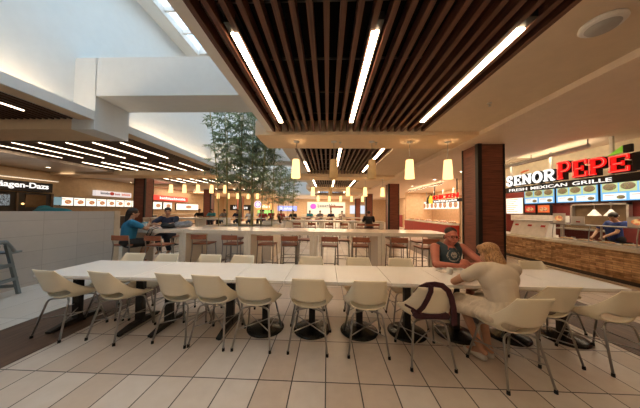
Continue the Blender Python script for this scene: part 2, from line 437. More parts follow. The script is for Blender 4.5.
# ------------------------------------------------------------------ ceiling lights
def strip_proto(lit, L, m):
    w_ = .017 if m == M['strip_l'] else .036
    t = thing('ceiling_light', 'x', 'light', (0, 0, 0), 0, 'slim light strips between the ceiling slats')
    MB().box(-.06, .06, -.12, L + .06, .022, .10).build('housing', M['signblack'], t)
    MB().box(-w_, w_, 0, L, .0, .021).build('diffuser', m, t)
    return t
def place_strips(rows, m, side):
    first = {}
    for (x, y0, y1, z, lab, lit) in rows:
        L = round(y1 - y0, 3); key = (L, lit)
        if key not in first:
            first[key] = strip_proto(lit, L, m if lit else M['strip_off']); first[key].location = (x, y0, z); first[key]['label'] = lab
        else: dup(first[key], lab, (x, y0, z))
rows = []
for j, (ya, yb, z, w, xs) in enumerate(((-1.2, 1.08, 3.35, 'in the slats overhead behind the viewer', (-.975, .46, 1.88)), (2.13, 4.36, 3.35, 'in the big slatted ceiling before the first tan band', (-.975, .46, 1.88)),
        (6.05, 8.05, 3.43, 'just past the first tan band', (-.90, .37, 1.66)), (8.3, 10.3, 3.43, 'before the second tan band', (-.90, .37, 1.66)),
        (12.4, 14.4, 3.43, 'just past the second tan band', (-.90, .37, 1.66)), (14.6, 16.6, 3.43, 'before the third tan band', (-.90, .37, 1.66)), (20, 22, 3.43, 'in the last slatted field', (-.90, .37, 1.66)))):
    for i, x in enumerate(xs):
        lit = not (j == 2 and i == 0)
        rows.append((x, ya, yb, z, ('lit ' if lit else 'unlit ') + ('left', 'middle', 'right')[i] + ' light strip ' + w, lit))
place_strips(rows, M['strip'], 0)
rows = []
LX = (-11.27, -10.35, -9.43, -8.5, -7.6, -6.67)
for (ya, yb, w) in ((2.4, 4.43, 'in the left slatted ceiling above the tiled partition'), (6.65, 8.7, 'in the left slatted ceiling past the first tan band'), (9.55, 11.45, 'in the left slatted ceiling before the second tan band'), (13.2, 15.0, 'in the left slatted ceiling past the left columns band'), (15.2, 16.8, 'in the left slatted ceiling before the third tan band'), (20, 22, 'in the farthest left slatted ceiling')):
    for i, x in enumerate(LX if ya < 9 else [q - .1 for q in LX]):
        rows.append((x, ya, yb, 3.65, '%s light strip from the left %s' % (ordw(i), w), True))
place_strips(rows, M['strip_l'], 1)

# pendants
def pend_proto(m):
    t = thing('pendant_lamp', 'x', 'lamp', (0, 0, 0), 0, 'conical glass pendant lamps')
    MB().lathe([(.0, 0), (.07, 0), (.07, -.02), (.015, -.035), (0, -.035)], seg=16).build('canopy', M['fixture'], t, True)
    MB().lathe([(0, -.55), (.022, -.55), (.024, -.60), (0, -.60)], seg=12).box(-.084, .084, -.004, .004, -.472, -.466).build('socket', M['fixture'], t)
    MB().cyl((0, 0, -.03), (0, 0, -.55), .006, seg=6).build('cord', M['stoolmetal'], t)
    MB().lathe([(.078, -.462), (.083, -.458), (.086, -.47), (.113, -.92), (.108, -.922), (.105, -.915), (.078, -.462)], seg=24).build('shade', m, t, True)
    return t
pl = pend_proto(M['shade']); po = pend_proto(M['shade_off'])
used = set()
def pend(x, y, z, lab, lit=True):
    p = pl if lit else po
    if p not in used:
        used.add(p); p.location = (x, y, z); p['label'] = lab
    else: dup(p, lab, (x, y, z))
    if lit:
        l = bpy.data.lights.new('bulb', 'POINT'); l.energy = 13; l.color = (1, .70, .40); l.shadow_soft_size = .03
        o = bpy.data.objects.new('bulb', l); COL.objects.link(o); o.location = (x, y, z - .66)
PX = (-.80, .14, 1.08, 2.0, 2.92)
for i, x in enumerate(PX):
    pend(x, 5.34, 3.28, '%s glass pendant, %s from the left over the cream bar counters' % (('glowing', 'unlit amber', 'unlit amber', 'glowing', 'glowing')[i], ordw(i)), i not in (1, 2))
for i, x in enumerate(PX):
    pend(x, 11.6, 3.28, '%s pendant of the row under the second tan band, beyond the bar counters' % ordw(i), i != 1)
for i, x in enumerate(PX):
    pend(x, 18.2, 3.28, '%s small pendant of the row under the third tan band' % ordw(i))
for i, x in enumerate((-9.1, -8.3, -7.5, -6.7, -5.9)):
    pend(x, 12.2, 3.42, '%s pendant of the left row beside the left wooden columns' % ordw(i))
for i, x in enumerate((-9.4, -8.5, -7.7, -6.8, -6.0)):
    pend(x, 18.2, 3.42, '%s small pendant of the far left row behind the bamboo' % ordw(i))

# ceiling dome, sprinklers, downlights
t = thing('ceiling_speaker', 'shallow round white dome fixture on the beige ceiling, upper right', 'ceiling fixture', (2.58, 2.08, 3.36))
MB().lathe([(0, 0), (.15, 0), (.155, -.02), (.135, -.04), (0, -.045)], seg=32).build('ring', M['fixture'], t, True)
MB().lathe([(.115, -.041), (.10, -.06), (.05, -.072), (0, -.075)], seg=32).build('grille', mat('speaker_grille', (.4, .39, .37), .5), t, True)
sp0 = None
for (x, y, z, w) in ((2.65, 3.6, 3.36, 'on the beige ceiling left of the brick-red column'), (.3, 5.4, 3.28, 'on the first tan band between two pendants'), (6.0, 3.9, 3.27, 'on the ceiling before the lit red sign'), (1.2, 5.42, 3.28, 'on the first tan band right of centre')):
    if sp0 is None:
        sp0 = thing('ceiling_sprinkler', 'x', 'sprinkler', (x, y, z), 0, 'ceiling sprinklers')
        MB().lathe([(0, 0), (.035, 0), (.03, -.012), (.008, -.014), (.008, -.05), (0, -.05)], seg=12).build('stem', M['steel'], sp0, True)
        MB().lathe([(0, -.05), (.022, -.05), (.022, -.055), (0, -.055)], seg=12).build('deflector', M['steel'], sp0)
        sp0['label'] = 'small steel sprinkler head ' + w
    else: dup(sp0, 'small steel sprinkler head ' + w, (x, y, z))
t = thing('ceiling_vent', 'flat tan ceiling vent beside the brown column, before the light rail', 'vent', (6.35, 7.45, 3.262))
MB().box(-.45, .45, -.55, .55, 0, .008).build('cover', mat('vent_tan', (.36, .27, .18), .6), t)
for k in range(8): MB().box(-.42, .42, -.5 + .13 * k, -.44 + .13 * k, -.012, -.001).build('louvre', mat('vent_brown', (.30, .22, .15), .6) if k == 0 else bpy.data.materials['vent_brown'], t)
dl0 = None
M['down'] = emit('lit_downlight', (1, .82, .6), 10)
def downlight(x, y, z, lab):
    global dl0
    if dl0 is None:
        dl0 = thing('downlight', lab, 'light', (x, y, z), 0, 'round recessed downlights')
        MB().lathe([(.075, .0), (.10, 0), (.10, -.012), (.075, -.012), (.075, 0)], seg=20).build('trim_ring', M['fixture'], dl0)
        MB().lathe([(0, -.004), (.074, -.004), (.074, -.001), (0, -.001)], seg=20).build('lens', M['down'], dl0)
    else: dup(dl0, lab, (x, y, z))
for i, (x, y) in enumerate(((-13.9, 7.6), (-13.9, 10.2), (-13.9, 12.6), (-13.9, 15.2), (-13.9, 18.5), (-13.9, 22), (-14.9, 9.0), (-14.9, 12.0), (-14.9, 15.8))):
    downlight(x, y, 3.54, 'recessed downlight in the metallic left ceiling, %s of its kind along the food stalls' % ordw(i))
for i, (x, y) in enumerate(((5.9, 3.6), (5.6, 9.2), (5.6, 11.5), (5.6, 14.5), (5.6, 18.5), (5.6, 23), (5.6, 27))):
    downlight(x, y, 3.27, 'recessed downlight over the right stall fronts, %s from the front' % ordw(i))

# ------------------------------------------------------------------ dining tables
def rect_table(x0, x1, legs, lab):
    t = thing('dining_table', lab, 'table', ((x0 + x1) / 2, 2.865, 0), 0, 'white tables joined in one long row')
    c = (x0 + x1) / 2
    MB().box(x0 - c + .002, x1 - c - .002, -.385, .385, .712, .741, .004).build('table_top', M['tabletop'], t)
    MB().box(x0 - c + .004, x1 - c - .004, -.383, .383, .700, .7115).build('edge_band', M['tabledge'], t)
    for lx in legs:
        u = lx - c
        MB().box(u - .05, u + .05, -.03, .03, .05, .70, .006).box(u - .09, u + .09, -.22, .22, .685, .6995).build('column', M['black'], t)
        f = MB()
        for s in (-1, 1):
            f.prism([(u - .034, 0, .012), (u + .034, 0, .012), (u + .034, 0, .07), (u - .034, 0, .07)], (0, s * .12, 0))
            b = [(u - .034, s * .12, .012), (u + .034, s * .12, .012), (u + .034, s * .12, .07), (u - .034, s * .12, .07)]
            e = [(u - .03, s * .31, .012), (u + .03, s * .31, .012), (u + .03, s * .31, .035), (u - .03, s * .31, .035)]
            vb = [f.b.verts.new(p) for p in b]; ve = [f.b.verts.new(p) for p in e]
            for i in range(4): f.b.faces.new((vb[i], vb[(i + 1) % 4], ve[(i + 1) % 4], ve[i]))
            f.b.faces.new(ve)
            f.cyl((u, s * .28, 0), (u, s * .28, .014), .025)
        f.build('foot', M['black'], t)
    return t
rect_table(-3.50, -2.30, (-3.38, -2.50), 'long white table with two black T-shaped legs, at the left end of the row')
rect_table(-2.30, -1.10, (-2.10, -1.27), 'second long white table from the left, on two black T-shaped legs')
SQ = [-1.10, -.49, .12, .73, 1.34, 1.95, 2.62, 3.30]
nm = ['first right of the long tables', 'second right of the long tables', 'third right of the long tables', 'before the maroon straps', 'between the man and the woman', 'right of the seated woman', 'at the right end of the row']
for i in range(7):
    x0, x1 = SQ[i], SQ[i + 1]; w = (x1 - x0) / 2
    t = thing('dining_table', 'square white table on a round black base, ' + nm[i], 'table', ((x0 + x1) / 2, 2.865, 0), 0, 'white tables joined in one long row')
    MB().box(-w + .002, w - .002, -.385, .385, .712, .741, .004).build('table_top', M['tabletop'], t)
    MB().box(-w + .004, w - .004, -.383, .383, .700, .7115).build('edge_band', M['tabledge'], t)
    MB().box(-.04, .04, -.04, .04, .06, .69, .006).box(-.2, .2, -.2, .2, .688, .6995).build('column', M['black'], t)
    MB().lathe([(0, 0), (.235, 0), (.24, .008), (.236, .018), (.19, .034), (.11, .052), (.06, .075), (0, .075)], seg=40).build('base', M['blackg'], t, True)

# ------------------------------------------------------------------ dining chairs
def shell_mesh():
    rows = [(.225, .462, .195, .010, 0), (.16, .447, .232, .038, .005), (.03, .436, .260, .084, .04), (-.09, .441, .256, .112, .09), (-.170, .470, .238, .118, .105),
            (-.214, .545, .216, .095, .085), (-.242, .620, .197, .082, .055), (-.268, .715, .180, .050, .03), (-.290, .822, .166, .001, .008)]
    us = [-1, -.9, -.72, -.5, -.2, .2, .5, .72, .9, 1]
    b = bmesh.new(); V = []
    ce = b.edges.layers.float.new('crease_edge'); cv = b.verts.layers.float.new('crease_vert')
    for (yc, zc, w, lf, fw) in rows:
        r = []
        for u in us:
            a = abs(u); k = a ** 2.6
            r.append(b.verts.new((w * (u * .35 + .65 * math.sin(u * PI / 2)), yc + fw * k, zc + lf * k)))
        V.append(r)
    for i in range(len(rows) - 1):
        for j in range(len(us) - 1):
            if i == 4 and 2 <= j <= 6: continue
            b.faces.new((V[i][j], V[i][j + 1], V[i + 1][j + 1], V[i + 1][j]))
    for e in b.edges:
        if e.verts[0] in V[-1] and e.verts[1] in V[-1]: e[ce] = .9
    for i in (4, 5):
        for j in (2, 3, 4, 5, 6):
            e = b.edges.get((V[i][j], V[i][j + 1]))
            if e: e[ce] = .75
    for v in (V[-1][0], V[-1][-1]): v[cv] = .8
    me = bpy.data.meshes.new('shell'); bmesh.ops.recalc_face_normals(b, faces=b.faces); b.to_mesh(me); b.free()
    return me
chair0 = thing('dining_chair', 'x', 'chair', (0, 0, 0), 0, 'cream bucket chairs around the long white tables')
sh = link('shell', shell_mesh(), M['shell'], chair0)
sb = sh.modifiers.new('s', 'SUBSURF'); sb.levels = 2; sb.render_levels = 2
so = sh.modifiers.new('t', 'SOLIDIFY'); so.thickness = .012; so.offset = 0
bake(sh)
for p in sh.data.polygons: p.use_smooth = True
for (sx, sy, fx, fy) in ((-1, -1, .212, -.235), (1, -1, .212, -.235), (-1, 1, .225, .235), (1, 1, .225, .235)):
    L = MB().tube([(sx * .02, sy * .06 + .0, .425), (sx * .12, sy * .115, .425), (sx * .152, sy * .135, .415), (sx * .163, sy * .145, .39), (sx * fx, fy, .02)], .0105).build('leg', M['chrome'], chair0, True)
    MB().cyl((sx * fx, fy, 0), (sx * fx, fy, .032), .015, .0135).build('foot_cap', M['rubber'], L)
MB().tube([(-.195, -.20, .125 + .08), (.195, .20, .205)], .006).tube([(.195, -.20, .205), (-.195, .20, .205)], .006).tube([(-.185, -.19, .25), (-.188, .19, .25)], .006).tube([(.185, -.19, .25), (.188, .19, .25)], .006).build('brace', M['chrome'], chair0, True)
FR = [(-3.23, 2.68, -8, 'at the left end of the near row'), (-2.55, 2.67, -11, 'second from the left in the near row'), (-1.75, 2.665, -8, 'third from the left in the near row'), (-1.31, 2.635, -6, 'fourth from the left in the near row'), (-.81, 2.61, -2, 'fifth from the left in the near row'),
      (-.185, 2.59, -3, 'sixth from the left in the near row'), (.454, 2.573, 0, 'left of the chair with maroon straps'), (1.05, 2.42, 0, 'with maroon bag straps hung over its back'), (1.757, 2.20, 4, 'pulled out, with the woman in the cream dress on it'), (2.36, 2.53, 0, 'half behind the woman\'s chair, tucked under the table'), (2.94, 2.46, 4, 'at the right end of the near row')]
BK = [(-3.12, 'at the left end of the far row'), (-2.57, 'second from the left in the far row'), (-1.86, 'third from the left in the far row'), (-1.34, 'fourth from the left in the far row'), (-.245, 'fifth from the left in the far row'), (.485, 'sixth from the left in the far row'), (1.12, 'in the far row just left of the man'), (1.97, 'under the man in the sleeveless shirt'), (3.09, 'in the far row right of the brown column')]
isfirst = True
for (x, y, a, w) in FR:
    lab = 'cream moulded bucket chair ' + w
    if isfirst: chair0.location = (x, y, 0); chair0.rotation_euler = (0, 0, R(a)); chair0['label'] = lab; isfirst = False
    else: dup(chair0, lab, (x, y, 0), R(a))
for i, (x, w) in enumerate(BK):
    dup(chair0, 'cream moulded bucket chair ' + w, (x, 3.16 if i != 7 else 3.56, 0), PI + R(random.uniform(-3, 3)))

# ------------------------------------------------------------------ bar tables and stools
def bar_table(x0, x1, y0, y1, lab, grp):
    t = thing('bar_table', lab, 'table', ((x0 + x1) / 2, (y0 + y1) / 2, 0), 0, grp)
    w = (x1 - x0) / 2; d = (y1 - y0) / 2
    MB().box(-w + .003, w - .003, -d, d, .985, 1.07, .006).build('counter_top', M['quartz'], t)
    for s in (-1, 1):
        a, b = sorted((s * (w - .003), s * (w - .083)))
        MB().box(a, b, -d + .012, d - .012, 0, .9845, .004).build('leg_panel', M['quartz'], t)
    return t
BX = [-4.91, -3.38, -1.85, -.317, 1.23, 2.76]
bn = ['where the young couple sits, beside the tiled partition', 'before the bamboo planter', 'right of the bamboo planter', 'in the middle of the row under the unlit pendants', 'at the right end, behind the man']
for i in range(5):
    bar_table(BX[i], BX[i + 1], 4.95, 5.9, 'cream stone bar counter ' + bn[i], 'bar counters in the first row')
for i in range(1, 5):
    if i >= 2: bar_table(BX[i], BX[i + 1], 10.6, 11.5, 'cream bar counter in the second row, %s from the left' % ordw(i - 2), 'bar counters in the second row')
    bar_table(BX[i], BX[i + 1], 16.6, 17.5, 'distant cream bar counter in the third row, %s from the left' % ordw(i - 1), 'bar counters in the third row')
for i, x in enumerate((-10.2, -8.67, -7.14)):
    bar_table(x, x + 1.53, 11.6, 12.4, 'cream bar counter at the left columns, %s from the left' % ordw(i), 'bar counters by the left columns')

st0 = thing('bar_stool', 'x', 'stool', (0, 0, 0), 0, 'bar stools with red wooden backs')
MB().box(-.19, .19, -.18, .19, .745, .772, .01).build('seat', M['stoolwood'], st0)
bk = MB()
pts = [(-.185 + .37 * k / 8, -.215 - .03 * math.sin(PI * k / 8)) for k in range(9)]
for (p, q) in zip(pts, pts[1:]):
    bk.prism([(p[0], p[1], .865), (q[0], q[1], .865), (q[0], q[1] - .014, .865), (p[0], p[1] - .014, .865)], (0, 0, .105))
bk.build('backrest', M['stoolwood'], st0)
for s in (-1, 1):
    MB().tube([(s * .20, .21, .0), (s * .175, .165, .735)], .0115).build('leg', M['stoolmetal'], st0, True)
    MB().tube([(s * .20, -.25, .0), (s * .18, -.185, .60), (s * .178, -.18, .76), (s * .178, -.215, .96)], .0115).build('leg', M['stoolmetal'], st0, True)
MB().tube([(-.192, -.225, .28), (.192, -.225, .28)], .009).tube([(-.19, .193, .28), (.19, .193, .28)], .009).tube([(-.19, -.22, .30), (-.19, .195, .30)], .009).tube([(.19, -.22, .30), (.19, .195, .30)], .009).build('foot_rail', M['stoolmetal'], st0, True)
MB().tube([(-.175, -.17, .735), (.175, -.17, .735), (.17, .165, .735), (-.17, .165, .735), (-.175, -.17, .735)], .009).build('seat_ring', M['stoolmetal'], st0, True)
near = [(-4.42, 4.70), (-3.72, 4.72), (-2.92, 5.08), (-2.20, 5.06), (-1.40, 5.07), (-.86, 5.08), (.07, 5.07), (.76, 5.06), (1.60, 5.09), (2.22, 4.98)]
far = [(-4.55, 6.15), (-3.85, 6.02), (-2.55, 5.98), (-2.08, 6.02), (-1.05, 6.0), (-.62, 6.0), (.42, 6.0), (.98, 5.97), (1.95, 6.0), (2.5, 5.95)]
first = True
for i, (x, y) in enumerate(near):
    lab = 'red-backed bar stool on the near side of the cream bar, %s from the left' % ordw(i)
    if first: st0.location = (x, y, 0); st0['label'] = lab; first = False
    else: dup(st0, lab, (x, y, 0), R(random.uniform(-5, 5)))
for i, (x, y) in enumerate(far):
    dup(st0, 'bar stool on the far side of the cream bar, %s from the left' % ordw(i), (x, y, 0), PI + R(random.uniform(-6, 6)))
for i, x in enumerate((-1.45, -.75, .08, .8, 1.6, 2.3)):
    dup(st0, 'bar stool at the second row of bar counters, %s from the left' % ordw(i), (x, 10.55, 0), R(random.uniform(-5, 5)))
for i, x in enumerate((-3.0, -2.2, -1.45, -.75, .08, .8, 1.6, 2.3)):
    dup(st0, 'small distant bar stool at the third row of counters, %s from the left' % ordw(i), (x, 16.55, 0), R(random.uniform(-5, 5)))
# cream chairs and tables at the left behind the couple
def small_table(x, y, lab):
    t = thing('dining_table', lab, 'table', (x, y, 0), 0, 'small square tables behind the couple')
    MB().box(-.35, .35, -.35, .35, .712, .741, .004).build('table_top', M['tabletop'], t)
    MB().box(-.04, .04, -.04, .04, .06, .711, .006).build('column', M['black'], t)
    MB().lathe([(0, 0), (.235, 0), (.236, .018), (.11, .052), (.06, .075), (0, .075)], seg=24).build('base', M['blackg'], t, True)
for i, x in enumerate((-7.9, -6.7, -5.6)):
    small_table(x, 9.2, 'small white square table behind the couple, %s from the left' % ordw(i))
    dup(chair0, 'cream chair behind the couple, near side of the small tables, %s from the left' % ordw(i), (x, 8.75, 0), R(8 * (i - 1)))
    dup(chair0, 'cream chair behind the couple, far side of the small tables, %s from the left' % ordw(i), (x + .1, 9.75, 0), PI)
for i, x in enumerate((-8.7, -7.35, -6.0, -4.65)):
    t = thing('dining_table', 'far dark-legged table beyond the bamboo, %s from the left' % ordw(i), 'table', (x, 14.2, 0), 0, 'far tables beyond the bamboo')
    MB().box(-.6, .6, -.35, .35, .98, 1.02).build('table_top', M['quartz'], t)
    MB().box(-.05, .05, -.05, .05, .03, .98).build('column', M['black'], t)
    MB().lathe([(0, 0), (.25, 0), (.25, .02), (.05, .06), (0, .06)], seg=20).build('base', M['blackg'], t, True)

# ------------------------------------------------------------------ bamboo
def planter(x0, x1, y0, y1, z, lab):
    t = thing('planter', lab, 'planter', ((x0 + x1) / 2, (y0 + y1) / 2, 0)); w = (x1 - x0) / 2; d = (y1 - y0) / 2
    mb = MB().box(-w, w, -d, -d + .06, 0, z).box(-w, w, d - .06, d, 0, z).box(-w, -w + .06, -d + .06, d - .06, 0, z).box(w - .06, w, -d + .06, d - .06, 0, z)
    mb.build('box_wall', M['quartz'], t)
    MB().box(-w + .06, w - .06, -d + .06, d - .06, .02, z - .06).build('soil', M['soil'], t)
planter(-3.95, -1.75, 6.75, 8.1, 1.03, 'cream stone planter box behind the bar counters, holding tall bamboo')
planter(-3.9, -1.7, 12.9, 15.0, .9, 'far planter box of bamboo beyond the second white beam')
def bamboo(x, y, z0, h, lean, leaves, lab, grp, seed, zlo):
    r = random.Random(seed)
    t = thing('bamboo', lab, 'plant', (x, y, z0), 0, grp)
    c = MB(); pts = []
    for k in range(9):
        s = k / 8; pts.append(Vector((lean[0] * s ** 1.6, lean[1] * s ** 1.6, h * s)))
    c.tube(pts, .016, 8)
    for k in range(int(h / .33)):
        s = (k + .5) * .33 / h; p = Vector((lean[0] * s ** 1.6, lean[1] * s ** 1.6, h * s)); c.cyl(p - Vector((0, 0, .008)), p + Vector((0, 0, .008)), .0195, seg=8)
    br = MB(); lf = bmesh.new()
    nb = leaves // 14
    for k in range(nb):
        s = zlo + (1 - zlo) * (k + r.random()) / nb
        p = Vector((lean[0] * s ** 1.6, lean[1] * s ** 1.6, h * s))
        a = r.uniform(0, 2 * PI); L = r.uniform(.22, .55) * (1.1 - .35 * s)
        d = Vector((math.cos(a), math.sin(a), r.uniform(.1, .6)))
        mid = p + d * L * .55; e = p + Vector((d.x, d.y, d.z * .35)) * L * 1.05
        br.tube([p, mid, e], .0035, 4)
        for q in range(14):
            w = r.uniform(.25, 1.08); o = p.lerp(mid, w / .55) if w < .55 else mid.lerp(e, (w - .55) / .5)
            b = r.uniform(0, 2 * PI); ld = Vector((math.cos(b), math.sin(b), r.uniform(-.75, .25))).normalized()
            ll = r.uniform(.13, .27); sd = ld.cross(Vector((0, 0, 1))).normalized() * r.uniform(.018, .029); nrm = ld.cross(sd).normalized() * .006
            v = [lf.verts.new(x_) for x_ in (o, o + ld * ll * .35 + sd + nrm, o + ld * ll - Vector((0, 0, .015)), o + ld * ll * .35 - sd + nrm, o + ld * ll * .4)]
            lf.faces.new((v[0], v[1], v[4])); lf.faces.new((v[1], v[2], v[4])); lf.faces.new((v[2], v[3], v[4])); lf.faces.new((v[3], v[0], v[4]))
    c.build('stem', M['culm'], t, True); br.build('branches', M['culm'], t)
    me = bpy.data.meshes.new('leaves'); lf.to_mesh(me); lf.free(); link('leaves', me, M['leaf'], t)
BP = [(-3.72, 7.3, 4.15, (-.50, .1)), (-3.62, 7.7, 3.85, (-.1, 0)), (-3.35, 7.1, 4.05, (-.22, .1)), (-3.12, 7.5, 4.25, (.05, .1)), (-2.9, 7.05, 3.75, (.0, 0)), (-2.72, 7.7, 4.3, (.02, 0)), (-2.55, 7.3, 4.0, (.1, .05)), (-2.35, 7.6, 3.6, (.15, .1)), (-2.2, 7.1, 2.9, (.1, 0)), (-2.02, 7.8, 3.2, (.05, .1)), (-3.2, 7.9, 3.5, (-.15, 0)), (-2.5, 7.0, 3.1, (.0, 0))]
for i, (x, y, h, l) in enumerate(BP):
    bamboo(x, y, .97, h, l, 540, 'tall slim bamboo in the near planter, %s of the clump from the left' % ordw(i), 'bamboo in the near planter', 100 + i, .36)
for i in range(9):
    bamboo(-3.7 + 1.5 * i / 8, 13.3 + (i * 7 % 5) * .3, .84, 3.1 + .5 * ((i * 5) % 3) / 2, (.15, 0), 420, 'smaller-looking bamboo in the far planter, %s from the left' % ordw(i), 'bamboo in the far planter', 300 + i, .34)

# ------------------------------------------------------------------ people
def blob(name, items, m, parent, vox=.012, smooth=4):
    b = MB()
    for it in items:
        if it[0] == 'c': b.cap(*it[1:], seg=14)
        elif it[0] == 'e': b.sph(it[1], it[2], 18, it[3] if len(it) > 3 else None)
    o = b.build(name, m, parent)
    rm = o.modifiers.new('r', 'REMESH'); rm.mode = 'VOXEL'; rm.voxel_size = vox; rm.use_smooth_shade = True
    if smooth:
        sm = o.modifiers.new('s', 'SMOOTH'); sm.factor = .5; sm.iterations = smooth
    par = o.parent; o.parent = None
    bake(o); o.parent = par
    if not o.data.materials: o.data.materials.append(m)
    for p in o.data.polygons: p.use_smooth = True
    return o
def V3(*a): return Vector(a)
def hand(items, wrist, fdir, palm, s=1., curl=.5, side=1):
    """palm and five fingers: fdir along the fingers, palm = the way the palm faces"""
    f = Vector(fdir).normalized(); n = Vector(palm); n = (n - f * n.dot(f)).normalized(); a = f.cross(n) * side
    w = Vector(wrist)
    items.append(('c', w, w + f * .035 * s, .026 * s, .030 * s))
    for k, o in enumerate((-.027, -.009, .009, .026)):
        items.append(('c', w + f * .02 * s + a * o * .6 * s, w + f * .085 * s + a * o * s, .014 * s, .0125 * s))
        ln = (.066, .076, .072, .056)[k] * s
        k0 = w + f * .088 * s + a * o * s
        k1 = k0 + (f * math.cos(curl * .7) + n * math.sin(curl * .7)) * ln * .5
        k2 = k1 + (f * math.cos(curl * 1.7) + n * math.sin(curl * 1.7)) * ln * .5
        items.append(('c', k0, k1, .0098 * s, .009 * s)); items.append(('c', k1, k2, .009 * s, .0075 * s))
    t0 = w + f * .025 * s - a * .026 * s; t1 = t0 + (f * .6 - a * .65 + n * .35).normalized() * .04 * s; t2 = t1 + (f * .9 - a * .1 + n * .4).normalized() * .032 * s
    items.append(('c', t0, t1, .0135 * s, .011 * s)); items.append(('c', t1, t2, .0105 * s, .0085 * s))
def headparts(c, yaw, pitch, s=1., heavy=0.):
    """returns matrix; local +Y is where the face looks"""
    return Matrix.Translation(Vector(c)) @ Matrix.Rotation(yaw, 4, 'Z') @ Matrix.Rotation(pitch, 4, 'X') @ Matrix.Scale(s, 4)
def head_items(Hm, s, heavy=0.):
    r = Hm.to_3x3().normalized()
    P = lambda *a: Hm @ Vector(a)
    return [('e', P(0, -.012, .025), (.074 * s, .094 * s, .088 * s), r), ('e', P(0, .022, -.03), ((.060 + heavy * .012) * s, .066 * s, .072 * s), r), ('e', P(0, .045, -.082), (.03 * s, .032 * s, .026 * s), r),
            ('e', P(.035, .045, -.035), ((.026 + heavy * .01) * s, .03 * s, .03 * s), r), ('e', P(-.035, .045, -.035), ((.026 + heavy * .01) * s, .03 * s, .03 * s), r),
            ('c', P(0, .082, .012), P(0, .104, -.022), .009 * s, .0135 * s), ('c', P(-.032, .078, .03), P(.032, .078, .03), .012 * s, .012 * s),
            ('c', P(-.02, .078, -.058), P(.02, .078, -.058), .009 * s, .009 * s),
            ('e', P(.076, -.008, -.01), (.010 * s, .02 * s, .032 * s), r), ('e', P(-.076, -.008, -.01), (.010 * s, .02 * s, .032 * s), r)]
def face_bits(root, Hm, s, eyem=None):
    for k in (-1, 1):
        MB().sph(Hm @ Vector((k * .031, .081, .008)), .0095 * s, 10).build('eye', M['eye'], root, True)
    MB().cap(Hm @ Vector((-.02, .0875, -.058)), Hm @ Vector((.02, .0875, -.058)), .0055 * s).build('lips', M['lip'], root, True)
def figure(root, J, sk, fine=True, vox=.012, hands=True, s=1., heavy=0., hm=None, legs=True, gl=None):
    it = []
    L, Rr = J['sh']; 
    it.append(('c', J['chest'], J['neck'], .085 * s, .06 * s)); it.append(('c', J['neck'], Vector(J['head']) + V3(0, -.01, -.05 * s), (.056 + heavy * .012) * s, (.052 + heavy * .012) * s))
    it.append(('c', J['pelvis'], J['chest'], (.115 + heavy * .04) * s, (.125 + heavy * .03) * s))
    it.append(('c', L, Rr, .058 * s, .058 * s))
    for k in (0, 1):
        a, e, w = J['sh'][k], J['el'][k], J['wr'][k]
        it.append(('c', a, e, (.055 + heavy * .012) * s, (.040 + heavy * .008) * s)); it.append(('c', e, w, (.040 + heavy * .006) * s, .027 * s))
        if hands: hand(it, w, J['hd'][k], J['hn'][k], s, J.get('curl', .6), -1 if k == 0 else 1)
        else: it.append(('c', w, Vector(w) + Vector(J['hd'][k]).normalized() * .13 * s, .03 * s, .02 * s))
        if legs:
            h, n, an, to = J['hip'][k], J['kn'][k], J['an'][k], J['toe'][k]
            it.append(('c', h, n, (.085 + heavy * .01) * s, .056 * s)); it.append(('c', n, an, .054 * s, .036 * s)); it.append(('c', an, to, .037 * s, .028 * s)); it.append(('c', an, Vector(an) + (Vector(an) - Vector(to)) * .25 - V3(0, 0, .03 * s), .036 * s, .032 * s))
    it += head_items(hm, s, heavy)
    return blob('body', it, sk, root, vox)

def seated(s=1.):
    """default seated pose facing +Y, seat height .45"""
    return dict(pelvis=V3(0, 0, .55), chest=V3(0, .03, .90), neck=V3(0, .05, 1.06), head=V3(0, .09, 1.20), sh=[V3(-.185, .03, 1.01), V3(.185, .03, 1.01)],
                hip=[V3(-.09, 0, .53), V3(.09, 0, .53)], kn=[V3(-.12, .42, .52), V3(.12, .42, .52)], an=[V3(-.12, .40, .09), V3(.12, .40, .09)], toe=[V3(-.13, .55, .035), V3(.13, .55, .035)])

# the man across the table
man = thing('person', 'man in a slate sleeveless shirt, elbows on the white table, hands clasped', 'person', (1.93, 3.60, 0), PI)
J = seated()
J.update(pelvis=V3(0, .02, .56), chest=V3(0, .06, .89), neck=V3(0, .08, 1.05), head=V3(0, .145, 1.185), sh=[V3(-.215, .07, .985), V3(.215, .07, .985)], el=[V3(-.345, .37, .793), V3(.345, .37, .793)], wr=[V3(-.075, .475, .815), V3(.075, .475, .80)], hd=[V3(.75, .35, .42), V3(-.75, .35, .42)], hn=[V3(.45, -.8, 0), V3(-.45, -.8, 0)], curl=1.0)
J['an'] = [V3(-.15, .30, .09), V3(.15, .30, .09)]; J['toe'] = [V3(-.17, .45, .035), V3(.17, .45, .035)]
J['head'] = V3(0, .16, 1.175)
hm = headparts(J['head'], R(-6), R(-6), 1.19, 1)
figure(man, J, M['skin_red'], vox=.0075, s=1.07, heavy=1., hm=hm)
face_bits(man, hm, 1.19)
it = [('c', V3(0, .03, .58), V3(0, .07, .87), .178, .172), ('e', V3(0, .09, .68), (.19, .18, .17)), ('c', V3(-.10, .07, .95), V3(.10, .07, .95), .105, .105), ('c', V3(-.13, .055, 1.02), V3(-.10, .09, .90), .062, .09), ('c', V3(.13, .055, 1.02), V3(.10, .09, .90), .062, .09)]
blob('tank_top', it, M['jersey'], man, .011)
it = [('c', V3(-.10, .0, .54), V3(-.13, .44, .53), .115, .085), ('c', V3(.10, .0, .54), V3(.13, .44, .53), .115, .085), ('e', V3(0, 0, .54), (.19, .16, .11))]
blob('shorts', it, M['khaki'], man, .014)
P = lambda *a: hm @ Vector(a)
